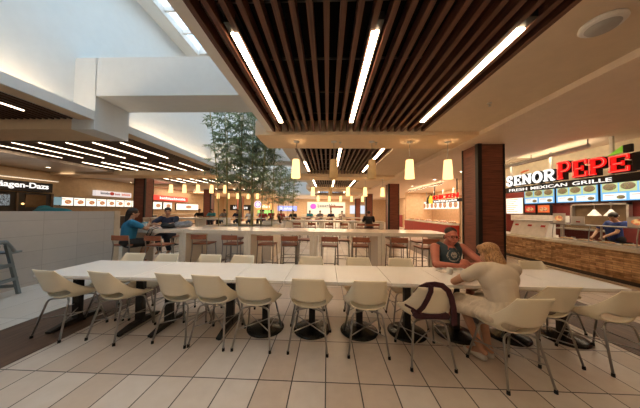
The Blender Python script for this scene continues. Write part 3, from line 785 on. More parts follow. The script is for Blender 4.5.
r3 = hm.to_3x3().normalized()
it = [('e', P(0, -.031, .061), (.0875, .097, .067), r3), ('c', P(-.072, -.03, 0), P(-.06, -.06, -.03), .02, .022), ('c', P(.072, -.03, 0), P(.06, -.06, -.03), .02, .022)]
blob('hair', it, M['hair_grey'], man, .008, 2)
g = MB()
for k in (-1, 1):
    ring = [P(k * .036 + .027 * math.cos(a), .098, .010 + .019 * math.sin(a)) for a in [2 * PI * q / 12 for q in range(13)]]
    g.tube(ring, .0022, 6); g.tube([P(k * .063, .098, .014), P(k * .084, .02, .012), P(k * .086, -.01, .005)], .0022, 6)
g.tube([P(-.010, .100, .014), P(.010, .100, .014)], .0022, 6)
g.build('glasses', M['blackg'], man)
for k in (-1, 1):
    an = V3(k * .15, .30, .06)
    blob('shoe', [('c', an + V3(0, -.03, -.012), an + V3(k * .02, .17, -.022), .046, .036)], M['greycloth'], man, .012)

# the woman
wo = thing('person', 'blonde woman in a cream dress seen from behind, leaning on the white table', 'person', (1.71, 2.16, 0), R(5))
J = seated()
J.update(pelvis=V3(0, .0, .555), chest=V3(-.005, .07, .86), neck=V3(.0, .12, 1.02), head=V3(.015, .205, 1.112), sh=[V3(-.185, .085, .985), V3(.175, .085, .985)], el=[V3(-.275, .33, .785), V3(.245, .34, .785)], wr=[V3(-.04, .46, .778), V3(.08, .52, .778)], hd=[V3(.9, .3, 0), V3(-.6, .8, 0)], hn=[V3(0, 0, -1), V3(0, 0, -1)], curl=.35,
         an=[V3(-.045, .24, .10), V3(.06, .27, .10)], toe=[V3(-.10, .36, .04), V3(.05, .40, .04)], kn=[V3(-.13, .40, .50), V3(.10, .42, .50)])
hm = headparts(J['head'], R(8), R(-18), .95)
figure(wo, J, M['skin'], vox=.0075, s=.93, hm=hm)
face_bits(wo, hm, .95)
it = [('c', V3(0, .01, .66), V3(-.005, .06, .84), .128, .150), ('e', V3(-.005, .065, .90), (.195, .125, .15)), ('c', V3(-.135, .085, .985), V3(.125, .085, .985), .072, .072), ('c', V3(-.185, .085, .98), V3(-.228, .19, .89), .068, .066), ('c', V3(.175, .085, .98), V3(.215, .19, .89), .068, .066)]
blob('bodice', it, M['dress'], wo, .010)
it = [('c', V3(0, .01, .675), V3(-.01, .03, .585), .134, .165), ('c', V3(-.07, .04, .575), V3(-.14, .42, .54), .118, .090), ('c', V3(.07, .04, .575), V3(.10, .42, .54), .118, .090), ('c', V3(-.16, .16, .535), V3(-.215, .34, .50), .066, .062), ('e', V3(-.02, .05, .56), (.225, .165, .085))]
sk = blob('skirt', it, M['skirt'], wo, .011)
for v in sk.data.vertices:
    a = math.atan2(v.co.y - .02, v.co.x); k = max(0, min(1, (.72 - v.co.z) / .12)); f = 1 + .022 * k * math.sin(a * 34)
    v.co.x *= f; v.co.y = .02 + (v.co.y - .02) * f
P = lambda *a: hm @ Vector(a); r3 = hm.to_3x3().normalized()
it = [('e', P(0, -.022, .038), (.084, .102, .086), r3), ('c', P(0, -.065, .03), P(.005, -.085, -.10), .058, .064), ('c', P(-.055, -.03, .02), P(-.066, -.035, -.12), .032, .026), ('c', P(.058, -.03, .02), P(.074, -.04, -.14), .032, .026), ('c', P(.02, -.085, -.06), P(.05, -.10, -.19), .045, .024), ('c', P(-.02, -.085, -.06), P(-.03, -.10, -.17), .045, .026), ('c', P(.06, -.06, -.05), P(.11, -.085, -.20), .034, .018), ('c', P(-.05, .03, .075), P(.05, .03, .075), .035, .035)]
blob('hair', it, M['hair_blond'], wo, .008, 2)
for k in (0, 1):
    an = J['an'][k]; to = J['toe'][k]
    blob('shoe', [('c', an + V3(.0, -.035, -.062), to + V3(0, .02, -.012), .032, .026), ('e', to + V3(0, .0, -.008), (.042, .06, .024))], M['leather'], wo, .009)

# young couple at the bar
def bar_pose(dz=.30):
    J = seated()
    for k, v in J.items(): J[k] = v + V3(0, 0, dz) if isinstance(v, Vector) else [q + V3(0, 0, dz) for q in v]
    J['an'] = [V3(-.12, .22, .38), V3(.12, .22, .38)]; J['toe'] = [V3(-.13, .36, .33), V3(.13, .36, .33)]
    J['kn'] = [V3(-.11, .36, .76), V3(.11, .36, .76)]
    return J
gw = thing('person', 'young woman in a blue t-shirt with long black hair, on a bar stool', 'person', (-4.42, 4.66, 0), R(-38))
J = bar_pose(.245)
J.update(el=[V3(-.25, .25, 1.05), V3(.24, .28, 1.09)], wr=[V3(-.06, .38, 1.13), V3(.08, .36, 1.22)], hd=[V3(.4, .6, .3), V3(-.3, .3, .8)], hn=[V3(0, -.3, -.8), V3(-.5, -.7, 0)])
hm = headparts(J['head'], R(-12), 0, .95)
figure(gw, J, M['skin_tan'], vox=.011, s=.92, hm=hm); face_bits(gw, hm, .95)
dz = .245
blob('t_shirt', [('c', V3(0, 0, .60 + dz), V3(0, .03, .88 + dz), .132, .15), ('c', V3(-.15, .03, .98 + dz), V3(.15, .03, .98 + dz), .078, .078), ('c', V3(-.185, .03, 1.0 + dz), V3(-.23, .16, .89 + dz), .072, .062), ('c', V3(.185, .03, 1.0 + dz), V3(.225, .18, .91 + dz), .072, .062)], M['blue_shirt'], gw, .013)
blob('shorts', [('c', V3(-.09, 0, .54 + dz), V3(-.11, .30, .53 + dz), .108, .085), ('c', V3(.09, 0, .54 + dz), V3(.11, .30, .53 + dz), .108, .085), ('e', V3(0, -.01, .55 + dz), (.17, .14, .10))], M['blackcloth'], gw, .014)
P = lambda *a: hm @ Vector(a); r3 = hm.to_3x3().normalized()
blob('hair', [('e', P(0, -.025, .035), (.086, .104, .088), r3), ('c', P(0, -.085, 0), P(0, -.13, -.26), .06, .045), ('c', P(0, -.13, -.26), P(-.02, -.14, -.40), .045, .02)], M['hair_black'], gw, .010, 2)
gm = thing('person', 'young man with short black hair in a navy shirt across the bar counter', 'person', (-4.60, 6.14, 0), PI + R(12))
J = bar_pose(.27)
J.update(el=[V3(-.27, .26, 1.14), V3(.27, .26, 1.14)], wr=[V3(-.08, .40, 1.11), V3(.08, .40, 1.11)], hd=[V3(.6, .6, 0), V3(-.6, .6, 0)], hn=[V3(0, 0, -1), V3(0, 0, -1)])
hm = headparts(J['head'], R(22), R(-6), 1.)
figure(gm, J, M['skin'], vox=.011, s=1., hm=hm); face_bits(gm, hm, 1.)
dz = .27
blob('shirt', [('c', V3(0, 0, .60 + dz), V3(0, .03, .88 + dz), .142, .165), ('c', V3(-.17, .03, .98 + dz), V3(.17, .03, .98 + dz), .085, .085), ('c', V3(-.195, .03, 1.0 + dz), V3(-.265, .24, .905 + dz), .078, .062), ('c', V3(.195, .03, 1.0 + dz), V3(.265, .24, .905 + dz), .078, .062)], M['navy'], gm, .013)
blob('trousers', [('c', V3(-.09, 0, .54 + dz), V3(-.11, .36, .51 + dz), .108, .08), ('c', V3(.09, 0, .54 + dz), V3(.11, .36, .51 + dz), .108, .08), ('e', V3(0, -.01, .55 + dz), (.18, .15, .10)), ('c', V3(-.11, .36, .76), V3(-.12, .22, .42), .075, .06), ('c', V3(.11, .36, .76), V3(.12, .22, .42), .075, .06)], M['denim'], gm, .014)
P = lambda *a: hm @ Vector(a); r3 = hm.to_3x3().normalized()
blob('hair', [('e', P(0, -.025, .042), (.086, .106, .088), r3), ('c', P(-.05, .05, .09), P(.05, .05, .09), .03, .03)], M['hair_black'], gm, .010, 2)

# generic seated guest for the background: made once, copied
def guest(label, loc, rz, dz, sk, top, bottom, hair, longhair=False):
    g = thing('person', label, 'person', loc, rz, 'guests at the far tables')
    J = bar_pose(dz) if dz > .1 else seated()
    z = dz if dz > .1 else 0
    J.update(el=[V3(-.26, .20, .80 + z), V3(.26, .20, .80 + z)], wr=[V3(-.1, .40, .82 + z), V3(.1, .40, .82 + z)], hd=[V3(.4, .6, 0), V3(-.4, .6, 0)], hn=[V3(0, 0, -1), V3(0, 0, -1)])
    hm = headparts(J['head'], 0, R(-8), 1.)
    figure(g, J, sk, vox=.02, hands=False, hm=hm)
    blob('shirt', [('c', V3(0, 0, .60 + z), V3(0, .03, .88 + z), .145, .17), ('c', V3(-.17, .03, .98 + z), V3(.17, .03, .98 + z), .085, .085), ('c', V3(-.19, .03, 1.0 + z), V3(-.25, .18, .84 + z), .08, .065), ('c', V3(.19, .03, 1.0 + z), V3(.25, .18, .84 + z), .08, .065)], top, g, .02)
    blob('trousers', [('c', V3(-.09, 0, .54 + z), J['kn'][0], .108, .08), ('c', V3(.09, 0, .54 + z), J['kn'][1], .108, .08), ('e', V3(0, -.01, .55 + z), (.18, .15, .10)), ('c', J['kn'][0], J['an'][0] + V3(0, 0, .05), .075, .06), ('c', J['kn'][1], J['an'][1] + V3(0, 0, .05), .075, .06)], bottom, g, .02)
    P = lambda *a: hm @ Vector(a); r3 = hm.to_3x3().normalized()
    it = [('e', P(0, -.025, .04), (.088, .106, .09), r3)]
    if longhair: it.append(('c', P(0, -.08, 0), P(0, -.11, -.22), .065, .05))
    blob('hair', it, hair, g, .02, 2)
    return g
g0 = guest('person in a black shirt on a stool at the second counter row, back to us', (1.97, 10.35, 0), R(-5), .26, M['skin_tan'], M['blackcloth'], M['denim'], M['hair_black'])
gl = guest('person with brown hair and a white top seated right of the bamboo', (-2.05, 9.3, 0), R(30), .0, M['skin'], M['whitecloth'], M['khaki'], M['hair_brown'], True)
gs = dup(st0, 'bar stool under the person in the black shirt', (1.97, 10.36, 0), 0)
ch2 = dup(chair0, 'cream chair under the person in the white top', (-2.05, 9.3, 0), R(30))
tops = [('blackcloth', 'black'), ('redcloth', 'red'), ('whitecloth', 'white'), ('navy', 'navy'), ('greycloth', 'grey'), ('teal', 'teal')]
spots = [(-9.0, 14.95), (-8.15, 15.0), (-7.2, 14.95), (-6.3, 15.0), (-5.4, 14.95), (-4.5, 15.0), (-3.4, 15.75), (-2.5, 15.8), (-1.5, 18.15), (-.6, 18.1), (.3, 18.15), (1.2, 18.15), (-5.7, 18.4), (-4.8, 18.4)]
for i, (x, y) in enumerate(spots):
    c, w = tops[(i * 5 + i // 6) % 6]
    g = dup(g0, 'distant guest in a %s top seated beyond the bamboo, %s from the left' % (w, ordw(i) if i < 8 else ordw(i - 8)) if i < 8 else 'far guest in a %s top at the third counter row, %s of the group' % (w, ordw(i - 8)), (x, y, 0), PI + R(random.uniform(-18, 18)))
    recolor(g, 'shirt', M[c])
    dup(st0, ('bar stool under a distant guest beyond the bamboo, %s from the left' % ordw(i)) if i < 8 else ('bar stool under a far guest at the third counter row, %s of the group' % ordw(i - 8)), (x, y, 0), g.rotation_euler.z)

# ------------------------------------------------------------------ small things on and near the tables
# maroon bag on the chair
t = thing('shoulder_bag', 'maroon bag on the cream chair, its straps looped over the chair back', 'bag', (1.05, 2.42, 0))
blob('pouch', [('e', V3(0, -.06, .515), (.17, .11, .065)), ('e', V3(0, -.04, .58), (.13, .09, .07)), ('c', V3(-.13, -.12, .51), V3(.13, -.12, .51), .05, .05), ('c', V3(-.15, -.185, .512), V3(.15, -.185, .512), .034, .034)], M['maroon_fab'], t, .012)
def strap(pts, w, th=.006):
    mb = MB(); pts = [Vector(p) for p in pts]
    for a, b in zip(pts, pts[1:]):
        d = (b - a).normalized(); sd = d.cross(Vector((0, 1, .25))).normalized() * w / 2; n = d.cross(sd).normalized() * th
        a2 = a - d * .006; b2 = b + d * .006
        mb.prism([a2 - sd - n, a2 + sd - n, a2 + sd + n, a2 - sd + n], b2 - a2)
    return mb
strap([(-.11, -.20, .58), (-.10, -.25, .72), (-.085, -.275, .83), (-.06, -.31, .845), (-.065, -.318, .80), (-.09, -.305, .72), (-.125, -.285, .635), (-.16, -.26, .58)], .045).build('strap', M['maroon_fab'], t)
strap([(-.16, -.20, .74), (-.13, -.26, .815), (-.09, -.29, .85), (-.02, -.30, .862), (.05, -.30, .85), (.11, -.29, .80), (.15, -.275, .72), (.175, -.265, .62), (.188, -.25, .54), (.19, -.245, .46)], .05).build('strap', M['maroon_fab'], t)
strap([(-.245, -.16, .60), (-.20, -.235, .595), (-.15, -.268, .57)], .02).build('clip_strap', M['maroon_fab'], t)
# papers on the table and the purse right of the woman
for (x, y, a, lab) in ((1.62, 3.05, 10, 'printed paper leaflet on the white table left of the clasped hands'), (1.80, 2.86, -14, 'printed paper sheet on the white table before the man'), (2.05, 2.98, 5, 'paper napkin on the white table right of the clasped hands')):
    p = MB().box(-.1, .1, -.07, .07, 0, .003).build('paper_sheet', M['paper']); p.location = (x, y, .7412); p.rotation_euler = (0, 0, R(a)); tag(p, lab, 'paper', 'papers on the white table')
t = thing('drinking_cup', 'small pale cup on the white table beside the woman\'s hands', 'cup', (1.60, 2.90, .7412))
MB().lathe([(0, 0), (.028, 0), (.036, .085), (.033, .085), (.026, .005), (0, .005)], seg=20).build('cup_body', M['whitecloth'], t, True)
t = thing('purse', 'soft greyish purse on the seat beside the woman', 'bag', (2.30, 2.44, 0))
blob('pouch', [('e', V3(-.02, -.02, .535), (.13, .11, .05)), ('e', V3(.03, .0, .57), (.09, .08, .05))], mat('taupe_leather', (.16, .12, .10), .6), t, .012)
# jackets and bags on the bar counter of the couple
t = thing('bag_pile', 'black backpack lying on the bar counter before the young man, strap hanging down', 'bag', (-3.92, 5.25, 1.07))
blob('pack', [('e', V3(0, 0, .055), (.19, .15, .055)), ('e', V3(-.10, -.02, .07), (.10, .09, .07)), ('c', V3(.06, .04, .07), V3(.16, .06, .04), .06, .04)], M['blackcloth'], t, .014)
MB().tube([(-.14, -.08, .09), (-.22, -.24, .03), (-.25, -.325, -.02), (-.28, -.345, -.13), (-.24, -.345, -.19), (-.19, -.345, -.13), (-.16, -.325, -.01), (-.12, -.2, .03)], .010).build('strap', M['blackcloth'], t, True)
t = thing('jacket', 'folded grey jacket lying on the bar counter beside the black backpack', 'jacket', (-3.62, 5.3, 1.07))
blob('folds', [('e', V3(0, 0, .07), (.20, .14, .068)), ('c', V3(-.12, -.04, .10), V3(.12, .02, .13), .06, .055), ('e', V3(.12, .03, .11), (.11, .10, .09))], M['greycloth'], t, .013)
t = thing('napkin_holder', 'small white carton on the bar counter left of the young woman', 'box', (-4.75, 5.5, 1.07))
MB().box(-.06, .06, -.05, .05, 0, .13, .006).build('carton', M['whitecloth'], t)
MB().box(-.061, .061, -.051, .051, .10, .125).build('lid', M['screen_blue'] if False else M['teal'], t)
# teal covered thing behind the partition
t = thing('push_cart', 'cart under a teal cover standing behind the tiled partition', 'cart', (-6.9, 5.2, 0))
blob('cover', [('e', V3(0, 0, 1.42), (.42, .28, .13)), ('c', V3(-.3, 0, 1.35), V3(.3, 0, 1.35), .18, .18), ('e', V3(-.30, .05, 1.53), (.14, .12, .07)), ('e', V3(0, 0, 1.2), (.45, .3, .2))], M['teal'], t, .025)
MB().box(-.4, .4, -.26, .26, .12, 1.1, .02).build('cart_box', M['grey_plastic'], t)
for k in ((-.33, -.2), (.33, -.2), (-.33, .2), (.33, .2)): MB().cyl((k[0] - .02, k[1], .06), (k[0] + .02, k[1], .06), .06).build('wheel', M['rubber'], t)

# folding high chair by the partition
t = thing('high_chair', 'blue-grey plastic high chair standing by the tiled partition at the left edge', 'high chair', (-5.56, 3.33, 0), R(20))
for s in (-1, 1):
    MB().prism([(s * .20 - .02, .36, 0), (s * .20 + .02, .36, 0), (s * .20 + .02, .31, 0), (s * .20 - .02, .31, 0)], (0, -.25, .90)).build('leg', M['grey_plastic'], t)
    MB().prism([(s * .20 - .02, -.36, 0), (s * .20 + .02, -.36, 0), (s * .20 + .02, -.31, 0), (s * .20 - .02, -.31, 0)], (0, .28, .90)).build('leg', M['grey_plastic'], t)
    MB().box(s * .20 - .022, s * .20 + .022, -.28, .28, .27, .32).box(s * .20 - .022, s * .20 + .022, -.2, .2, .52, .58).build('side_rail', M['grey_plastic'], t)
    MB().tube([(s * .20, -.12, .90), (s * .20, -.05, .96), (s * .20, .06, .955), (s * .20, .14, .86), (s * .20, .2, .78)], .035).build('arm', M['grey_plastic'], t, True)
MB().box(-.18, .18, -.16, .16, .54, .57, .01).build('seat', M['grey_plastic'], t)
MB().box(-.18, .18, -.17, -.13, .58, .93, .01).build('backrest', M['grey_plastic'], t)
MB().box(-.22, .22, .14, .34, .74, .775, .012).build('tray', M['grey_plastic'], t)
boxes('crossbar', M['grey_plastic'], t, (-.20, .20, .26, .30, .14, .19), (-.20, .20, -.30, -.26, .14, .19))
boxes('harness', M['blackcloth'], t, (-.02, .02, .02, .10, .57, .73), (-.14, -.10, -.1, -.06, .58, .7))

# ------------------------------------------------------------------ right stall
t = thing('service_counter', 'long stall counter faced in brown ledger stone under a cream top', 'counter', (6.55, 6.3, 0))
MB().box(.02, .60, -3.4, 3.95, .10, .745).build('stone_front', M['stone'], t)
MB().box(.05, .58, -3.38, 3.93, 0, .10).build('kick_board', M['kick'], t)
MB().box(-.10, .72, -3.45, 3.98, .745, .815, .006).build('counter_top', M['ctop'], t)
slab('trim_2', M['post'], (6.40, 6.56, 2.9, 9.65, 0, .02))
slab('wall_stall_divider', M['stallwall'], (7.0, 9.3, 11.6, 11.75, 0, 3.27))
slab('wall_stall_header', mat('header_cream', (.72, .60, .42), .6), (6.9, 7.1, 2.2, 11.6, 2.45, 3.27))
slab('floor_stall', M['kick'], (7.2, 9.3, 2.2, 11.6, .0, .006))
# sign
sg = thing('stall_sign', 'hanging stall sign with white and red lit letters over a black band', 'sign', (6.2, 6.0, 0))
MB().box(-.02, .05, -1.62, 1.85, 2.235, 2.405, .004).build('band', M['signblack'], sg)
mw = frame((-.021, 1.56, 2.27), (0, -1, 0), (0, 0, 1))
for (wd, off, wl) in (('FRESH', 0, .66), ('MEXICAN', .78, 1.0), ('GRILLE', 1.90, .76)):
    text_mesh('lettering', wd, .088, M['white_pr'], sg, frame((-.021, 1.56 - off, 2.27), (0, -1, 0), (0, 0, 1)), .004, width=wl, bold=.012)
def stroke_letter(mb, ch, ox, oy, w, h, t, mw, dep, sl=0.):
    """slab-serif capital built from strokes in a w x h box"""
    def seg(a, b, th=t):
        a = Vector((a[0] * w + ox, a[1] * h + oy, 0)); b = Vector((b[0] * w + ox, b[1] * h + oy, 0))
        d = (b - a).normalized(); n = Vector((-d.y, d.x, 0)) * th / 2; e = d * th * .32
        mb.prism([mw @ p for p in (a - n - e, b - n + e, b + n + e, a + n - e)], mw.to_3x3() @ Vector((0, 0, dep)))
    q = t / w / 2; p = t / h / 2
    if ch in 'EP' or ch == 'R':
        seg((q + .10, p), (q + .10, 1 - p)); seg((.02, .06), (.34, .06), t * .6); seg((.02, .94), (.34, .94), t * .6)
    if ch == 'E':
        seg((.1, .94), (.9, .94), t * .7); seg((.1, .06), (.9, .06), t * .7); seg((.2, .5), (.68, .5), t * .65); seg((.92, .94), (.92, .74), t * .6); seg((.92, .06), (.92, .28), t * .6); seg((.68, .62), (.68, .38), t * .5)
    if ch in 'PR':
        c = [(.2, .94)] + [(.55 + .33 * math.cos(a), .705 + .235 * math.sin(a)) for a in [PI / 2 - PI * k / 8 for k in range(9)]] + [(.2, .47)]
        for a, b in zip(c, c[1:]): seg(a, b, t * .85)
    if ch == 'R':
        seg((.50, .47), (.86, .07), t * .95); seg((.72, .06), (1.0, .06), t * .6)
    if ch == 'N':
        seg((.15, p), (.15, 1 - p), t * .8); seg((.85, p), (.85, 1 - p), t * .8); seg((.15, .93), (.85, .08), t); 
        for (a, b) in (((0, .06), (.32, .06)), ((0, .94), (.25, .94)), ((.68, .94), (1, .94))): seg(a, b, t * .55)
    if ch == 'O':
        c = [(.5 + .42 * math.cos(a), .5 + .44 * math.sin(a)) for a in [2 * PI * k / 20 for k in range(21)]]
        for a, b in zip(c, c[1:]): seg(a, b)
    if ch == 'S':
        c = [(.80, .72), (.76, .86), (.6, .94), (.4, .94), (.22, .86), (.18, .72), (.26, .6), (.45, .53), (.62, .46), (.80, .37), (.83, .24), (.74, .11), (.55, .06), (.36, .07), (.2, .16), (.15, .32)]
        for a, b in zip(c, c[1:]): seg(a, b)
        seg((.88, .94), (.88, .68), t * .4); seg((.1, .08), (.1, .34), t * .4)
def letters(s, y0, z0, widths, hs, t, m, back, name, dep=.035, gap=.05):
    """along -Y from y0; each letter is a part with a dark return behind it"""
    y = y0
    for ch, w, h in zip(s, widths, hs):
        mw = frame((-.06, y, z0), (0, -1, 0), (0, 0, 1))
        f = MB(); stroke_letter(f, ch, 0, 0, w, h, t, mw, dep)
        L = f.build(name, m, sg)
        g = MB(); stroke_letter(g, ch, -.0, -.0, w, h, t * 1.3, frame((-.04, y - .012, z0 - .008), (0, -1, 0), (0, 0, 1)), -.10)
        g.build('return', back, L)
        y -= w + gap
    return y
ye = letters('SENOR', 1.60, 2.455, (.25, .25, .28, .28, .28), (.33, .32, .31, .32, .32), .058, M['white_on'], M['signblack'], 'white_letter', gap=.055)
letters('PEPE', -.05, 2.45, (.315, .295, .315, .315), (.465, .415, .385, .345), .072, M['red_on'], M['signblack'], 'red_letter', gap=.045)
# neon outlines on the red letters
y = -.05
for ch, w, h in zip('PEPE', (.315, .295, .315, .315), (.465, .415, .385, .345)):
    mb = MB(); X = -.102
    q = lambda a, b: (X, y - a * w, 2.45 + b * h)
    if ch == 'E':
        mb.tube([q(.95, .78), q(.95, .97), q(.05, .97), q(.05, .03), q(.95, .03), q(.95, .24)], .006, 6); mb.tube([q(.24, .5), q(.70, .5)], .006, 6)
    else:
        mb.tube([q(.36, .03), q(.05, .03), q(.05, .97), q(.55, .97)] + [q(.55 + .36 * math.cos(a), .705 + .26 * math.sin(a)) for a in [PI / 2 - PI * k / 8 for k in range(9)]] + [q(.30, .44)], .006, 6)
    mb.build('neon_outline', M['red_neon'], sg); y -= w + .045
MB().prism([(-.05, 1.02, 2.825), (-.05, .80, 2.86), (-.05, .78, 2.885), (-.05, .95, 2.885), (-.05, 1.06, 2.85)], (-.03, 0, 0)).build('pepper_tilde', M['orange'], sg)
MB().prism([(-.05, -1.10, 2.82), (-.05, -1.34, 2.98), (-.05, -1.33, 2.85)], (-.05, 0, 0)).build('green_leaf', M['green'], sg)
MB().box(-.10, -.03, -1.47, -1.34, 2.82, 2.99, .02).build('black_cap', M['signblack'], sg)
MB().box(-.08, .05, -1.62, -1.46, 2.44, 2.80, .01).build('end_box', M['signblack'], sg)
boxes('hanger', M['tabledge'], sg, (.02, .06, -1.1, -1.04, 2.405, 3.27), (.02, .06, 1.5, 1.56, 2.405, 3.27), (.02, .06, .2, .26, 2.405, 3.27))
# light rail over the sign
t = thing('light_rail', 'white tubular light rail hung over the stall sign', 'light', (5.95, 6.4, 0))
MB().cyl((0, -1.3, 3.11), (0, 2.6, 3.11), .045, seg=16).build('tube', M['fixture'], t, True)
MB().box(.046, .056, -1.25, 2.55, 3.08, 3.14).build('diffuser', emit('lit_rail', (1, .82, .56), 14), t)
for y in (-1.28, .1, 1.4, 2.5): MB().cyl((0, y, 3.15), (0, y, 3.27), .012).build('stem', M['stoolmetal'], t)
# menu screens
mfood = M['food_a']
scr0 = None
for i in range(4):
    y1 = 10.38 - 1.405 * i
    lab = 'bright blue and green menu screen behind the stall counter, %s from the left' % ordw(i)
    if scr0 is None:
        scr0 = thing('menu_screen', lab, 'screen', (9.2, y1, 1.97), 0, 'menu screens behind the stall counter')
        MB().box(-.04, .08, -1.36, 0, 0, .80, .005).build('bezel', M['signblack'], scr0)
        MB().box(-.052, -.041, -1.34, -.02, .02, .78).build('display', M['screen_blue'], scr0)
        for k in range(3):
            ya = -.06 - .43 * k
            MB().box(-.058, -.053, ya - .39, ya, .30, .76).build('menu_tile', M['screen_tile'], scr0)
            MB().sph((-.060, ya - .195, .47), (.012, .17, .115), 16).build('dish_picture', mfood, scr0, True)
            MB().box(-.062, -.0585, ya - .34, ya - .08, .70, .73).build('caption', M['green'] if k == 1 else M['orange'], scr0)
        for k in range(2):
            ya = -.08 - .64 * k
            MB().box(-.058, -.053, ya - .56, ya, .05, .25).build('price_panel', M['screen_white'], scr0)
            MB().sph((-.060, ya - .44, .13), (.01, .10, .06), 14).build('dish_picture', mfood, scr0, True)
            MB().box(-.062, -.0585, ya - .28, ya - .05, .19, .205).build('caption', M['orange'], scr0)
    else: dup(scr0, lab, (9.2, y1, 1.97))
t = thing('menu_board', 'small bright white backlit menu board left of the menu screens', 'menu board', (9.1, 10.45, 1.40))
# fitted against the divider
t.location = (9.16, 10.95, 1.52)
MB().box(0, .05, -.50, .45, 0, .78, .005).build('frame', M['steel'], t)
MB().box(-.01, -.001, -.48, .43, .02, .76).build('panel', M['menu_white'], t)
for k in range(7): marks(MB(), frame((-.011, .38, .68 - k * .095), (0, -1, 0), (0, 0, 1)), 0, .62 - .1 * (k % 3), 0, .03, 14, k).build('print', M['orange'], t)
MB().box(.05, .14, -.1, .1, .3, .4).build('bracket', M['steel'], t)
for i, (y, lab) in enumerate(((10.18, 'red backlit picture of a burger below the menu screens'), (9.58, 'orange backlit picture of a burger beside the red one'))):
    t = thing('food_picture', lab, 'picture', (9.0, y, 1.50), 0, 'backlit food pictures')
    MB().box(0, .10, -.52, 0, 0, .42, .006).build('frame', M['signblack'], t)
    MB().box(-.01, -.001, -.50, -.02, .10, .40).build('panel', M['redlabel'] if i == 0 else M['orange'], t)
    MB().sph((-.012, -.26, .23), (.02, .19, .09), 16).build('dish_picture', M['food_b'], t, True)
# kitchen pass
t = thing('kitchen_hatch', 'brown kitchen opening with a steel frame behind the counter', 'kitchen hatch', (9.22, 7.64, 1.0))
MB().box(-.005, .06, -.74, .74, 0, .88).build('back_panel', M['kitchen'], t)
MB().box(-.12, -.006, -.79, -.73, -1.0, .92).box(-.12, -.006, .73, .79, -1.0, .92).box(-.12, -.006, -.79, .79, .86, .92).box(-.3, -.006, -.79, .79, -.05, 0).build('frame', M['steel'], t)
for i, y in enumerate((7.40, 6.98)):
    t = thing('heat_lamp', ('left' if i == 0 else 'right') + ' cone-shaped cream heat lamp hanging behind the counter', 'lamp', (8.75, y, 1.50), 0, 'cone heat lamps')
    MB().lathe([(.155, 0), (.14, .03), (.05, .16), (.03, .2), (0, .2)], seg=24).build('shade', M['menu_white'] if False else M['fixture'], t, True)
    MB().cyl((0, 0, .2), (0, 0, .40), .008, seg=6).build('cord', M['steel'], t)
    MB().box(-.03, .35, -.02, .02, .40, .42).build('bracket', M['steel'], t)
# sneeze guard
t = thing('sneeze_guard', 'glass food guard with steel posts on the stall counter', 'display case', (6.6, 5.5, .815))
MB().box(.05, .50, -1.5, 1.2, .43, .45).build('top_shelf', mat('dark_steel', (.22, .20, .18), .35, metal=.8), t)
for y in (-1.45, -.6, .26, 1.15):
    MB().box(.40, .43, y - .015, y + .015, 0, .43).build('post', M['steel'], t)
    MB().tube([(.05, y, .02), (.06, y, .2), (.10, y, .43)], .012, 6).build('post', M['steel'], t)
MB().quad((.055, -1.48, .12), (.055, 1.18, .12), (.10, 1.18, .43), (.10, -1.48, .43)).build('pane', M['glass'], t)
for i, y in enumerate((4.3, 4.75, 5.2, 5.65, 6.1, 6.55)):
    t = thing('food_tray', 'steel tray of salad and fillings in the guarded counter, %s from the front' % ordw(i), 'food tray', (6.95, y, .815), 0, 'food trays in the counter')
    MB().box(-.15, .15, -.19, .19, 0, .03).build('pan', M['steel'], t)
    MB().sph((0, 0, .03), (.13, .17, .035), 14).build('filling', M['food_c'], t, True)
for (y, w, h, lab, pic) in ((6.60, .34, .30, 'white display card with a dish picture on the glass guard', 1), (6.13, .32, .22, 'plain white display card on the glass guard', 0), (4.97, .36, .24, 'white display card with a red dish at the right edge', 1)):
    t = thing('display_card', lab, 'card', (6.80, y, 1.267), 0, 'cards standing on the glass guard')
    MB().box(0, .012, -w / 2, w / 2, 0, h).build('card', M['appl'], t)
    if pic: MB().sph((-.002, 0, h * .5), (.006, w * .33, h * .28), 14).build('dish_picture', M['food_b'], t, True)
    else: MB().box(-.004, -.001, -w * .2, w * .1, h * .25, h * .4).build('print', M['redlabel'], t)
# white drinks machine left of the guard
t = thing('drinks_dispenser', 'white sloping dispenser cabinet with small red labels on the stall counter', 'dispenser', (6.75, 7.62, .815))
MB().prism([(0, -.64, 0), (.42, -.64, 0), (.42, -.64, .46), (.16, -.64, .46)], (0, 1.28, 0)).build('cabinet', M['appl'], t)
MB().box(.12, .48, -.68, .68, .46, .51, .006).build('lid', M['steel'], t)
mb = MB()
for y in (-.55, -.1, .4): mb.prism([(.105, y, .30), (.105, y + .14, .30), (.132, y + .14, .36), (.132, y, .36)], (-.008, 0, .003))
mb.build('label', M['redlabel'], t)
t = thing('wall_shelf', 'white shelf behind the dispenser under the food pictures', 'shelf', (8.6, 9.45, 1.22))
MB().box(0, .5, -1.0, 1.0, 0, .26, .006).build('board', M['appl'], t)
boxes('upright', M['steel'], t, (.35, .45, -.9, -.8, -1.22, 0), (.35, .45, .8, .9, -1.22, 0))
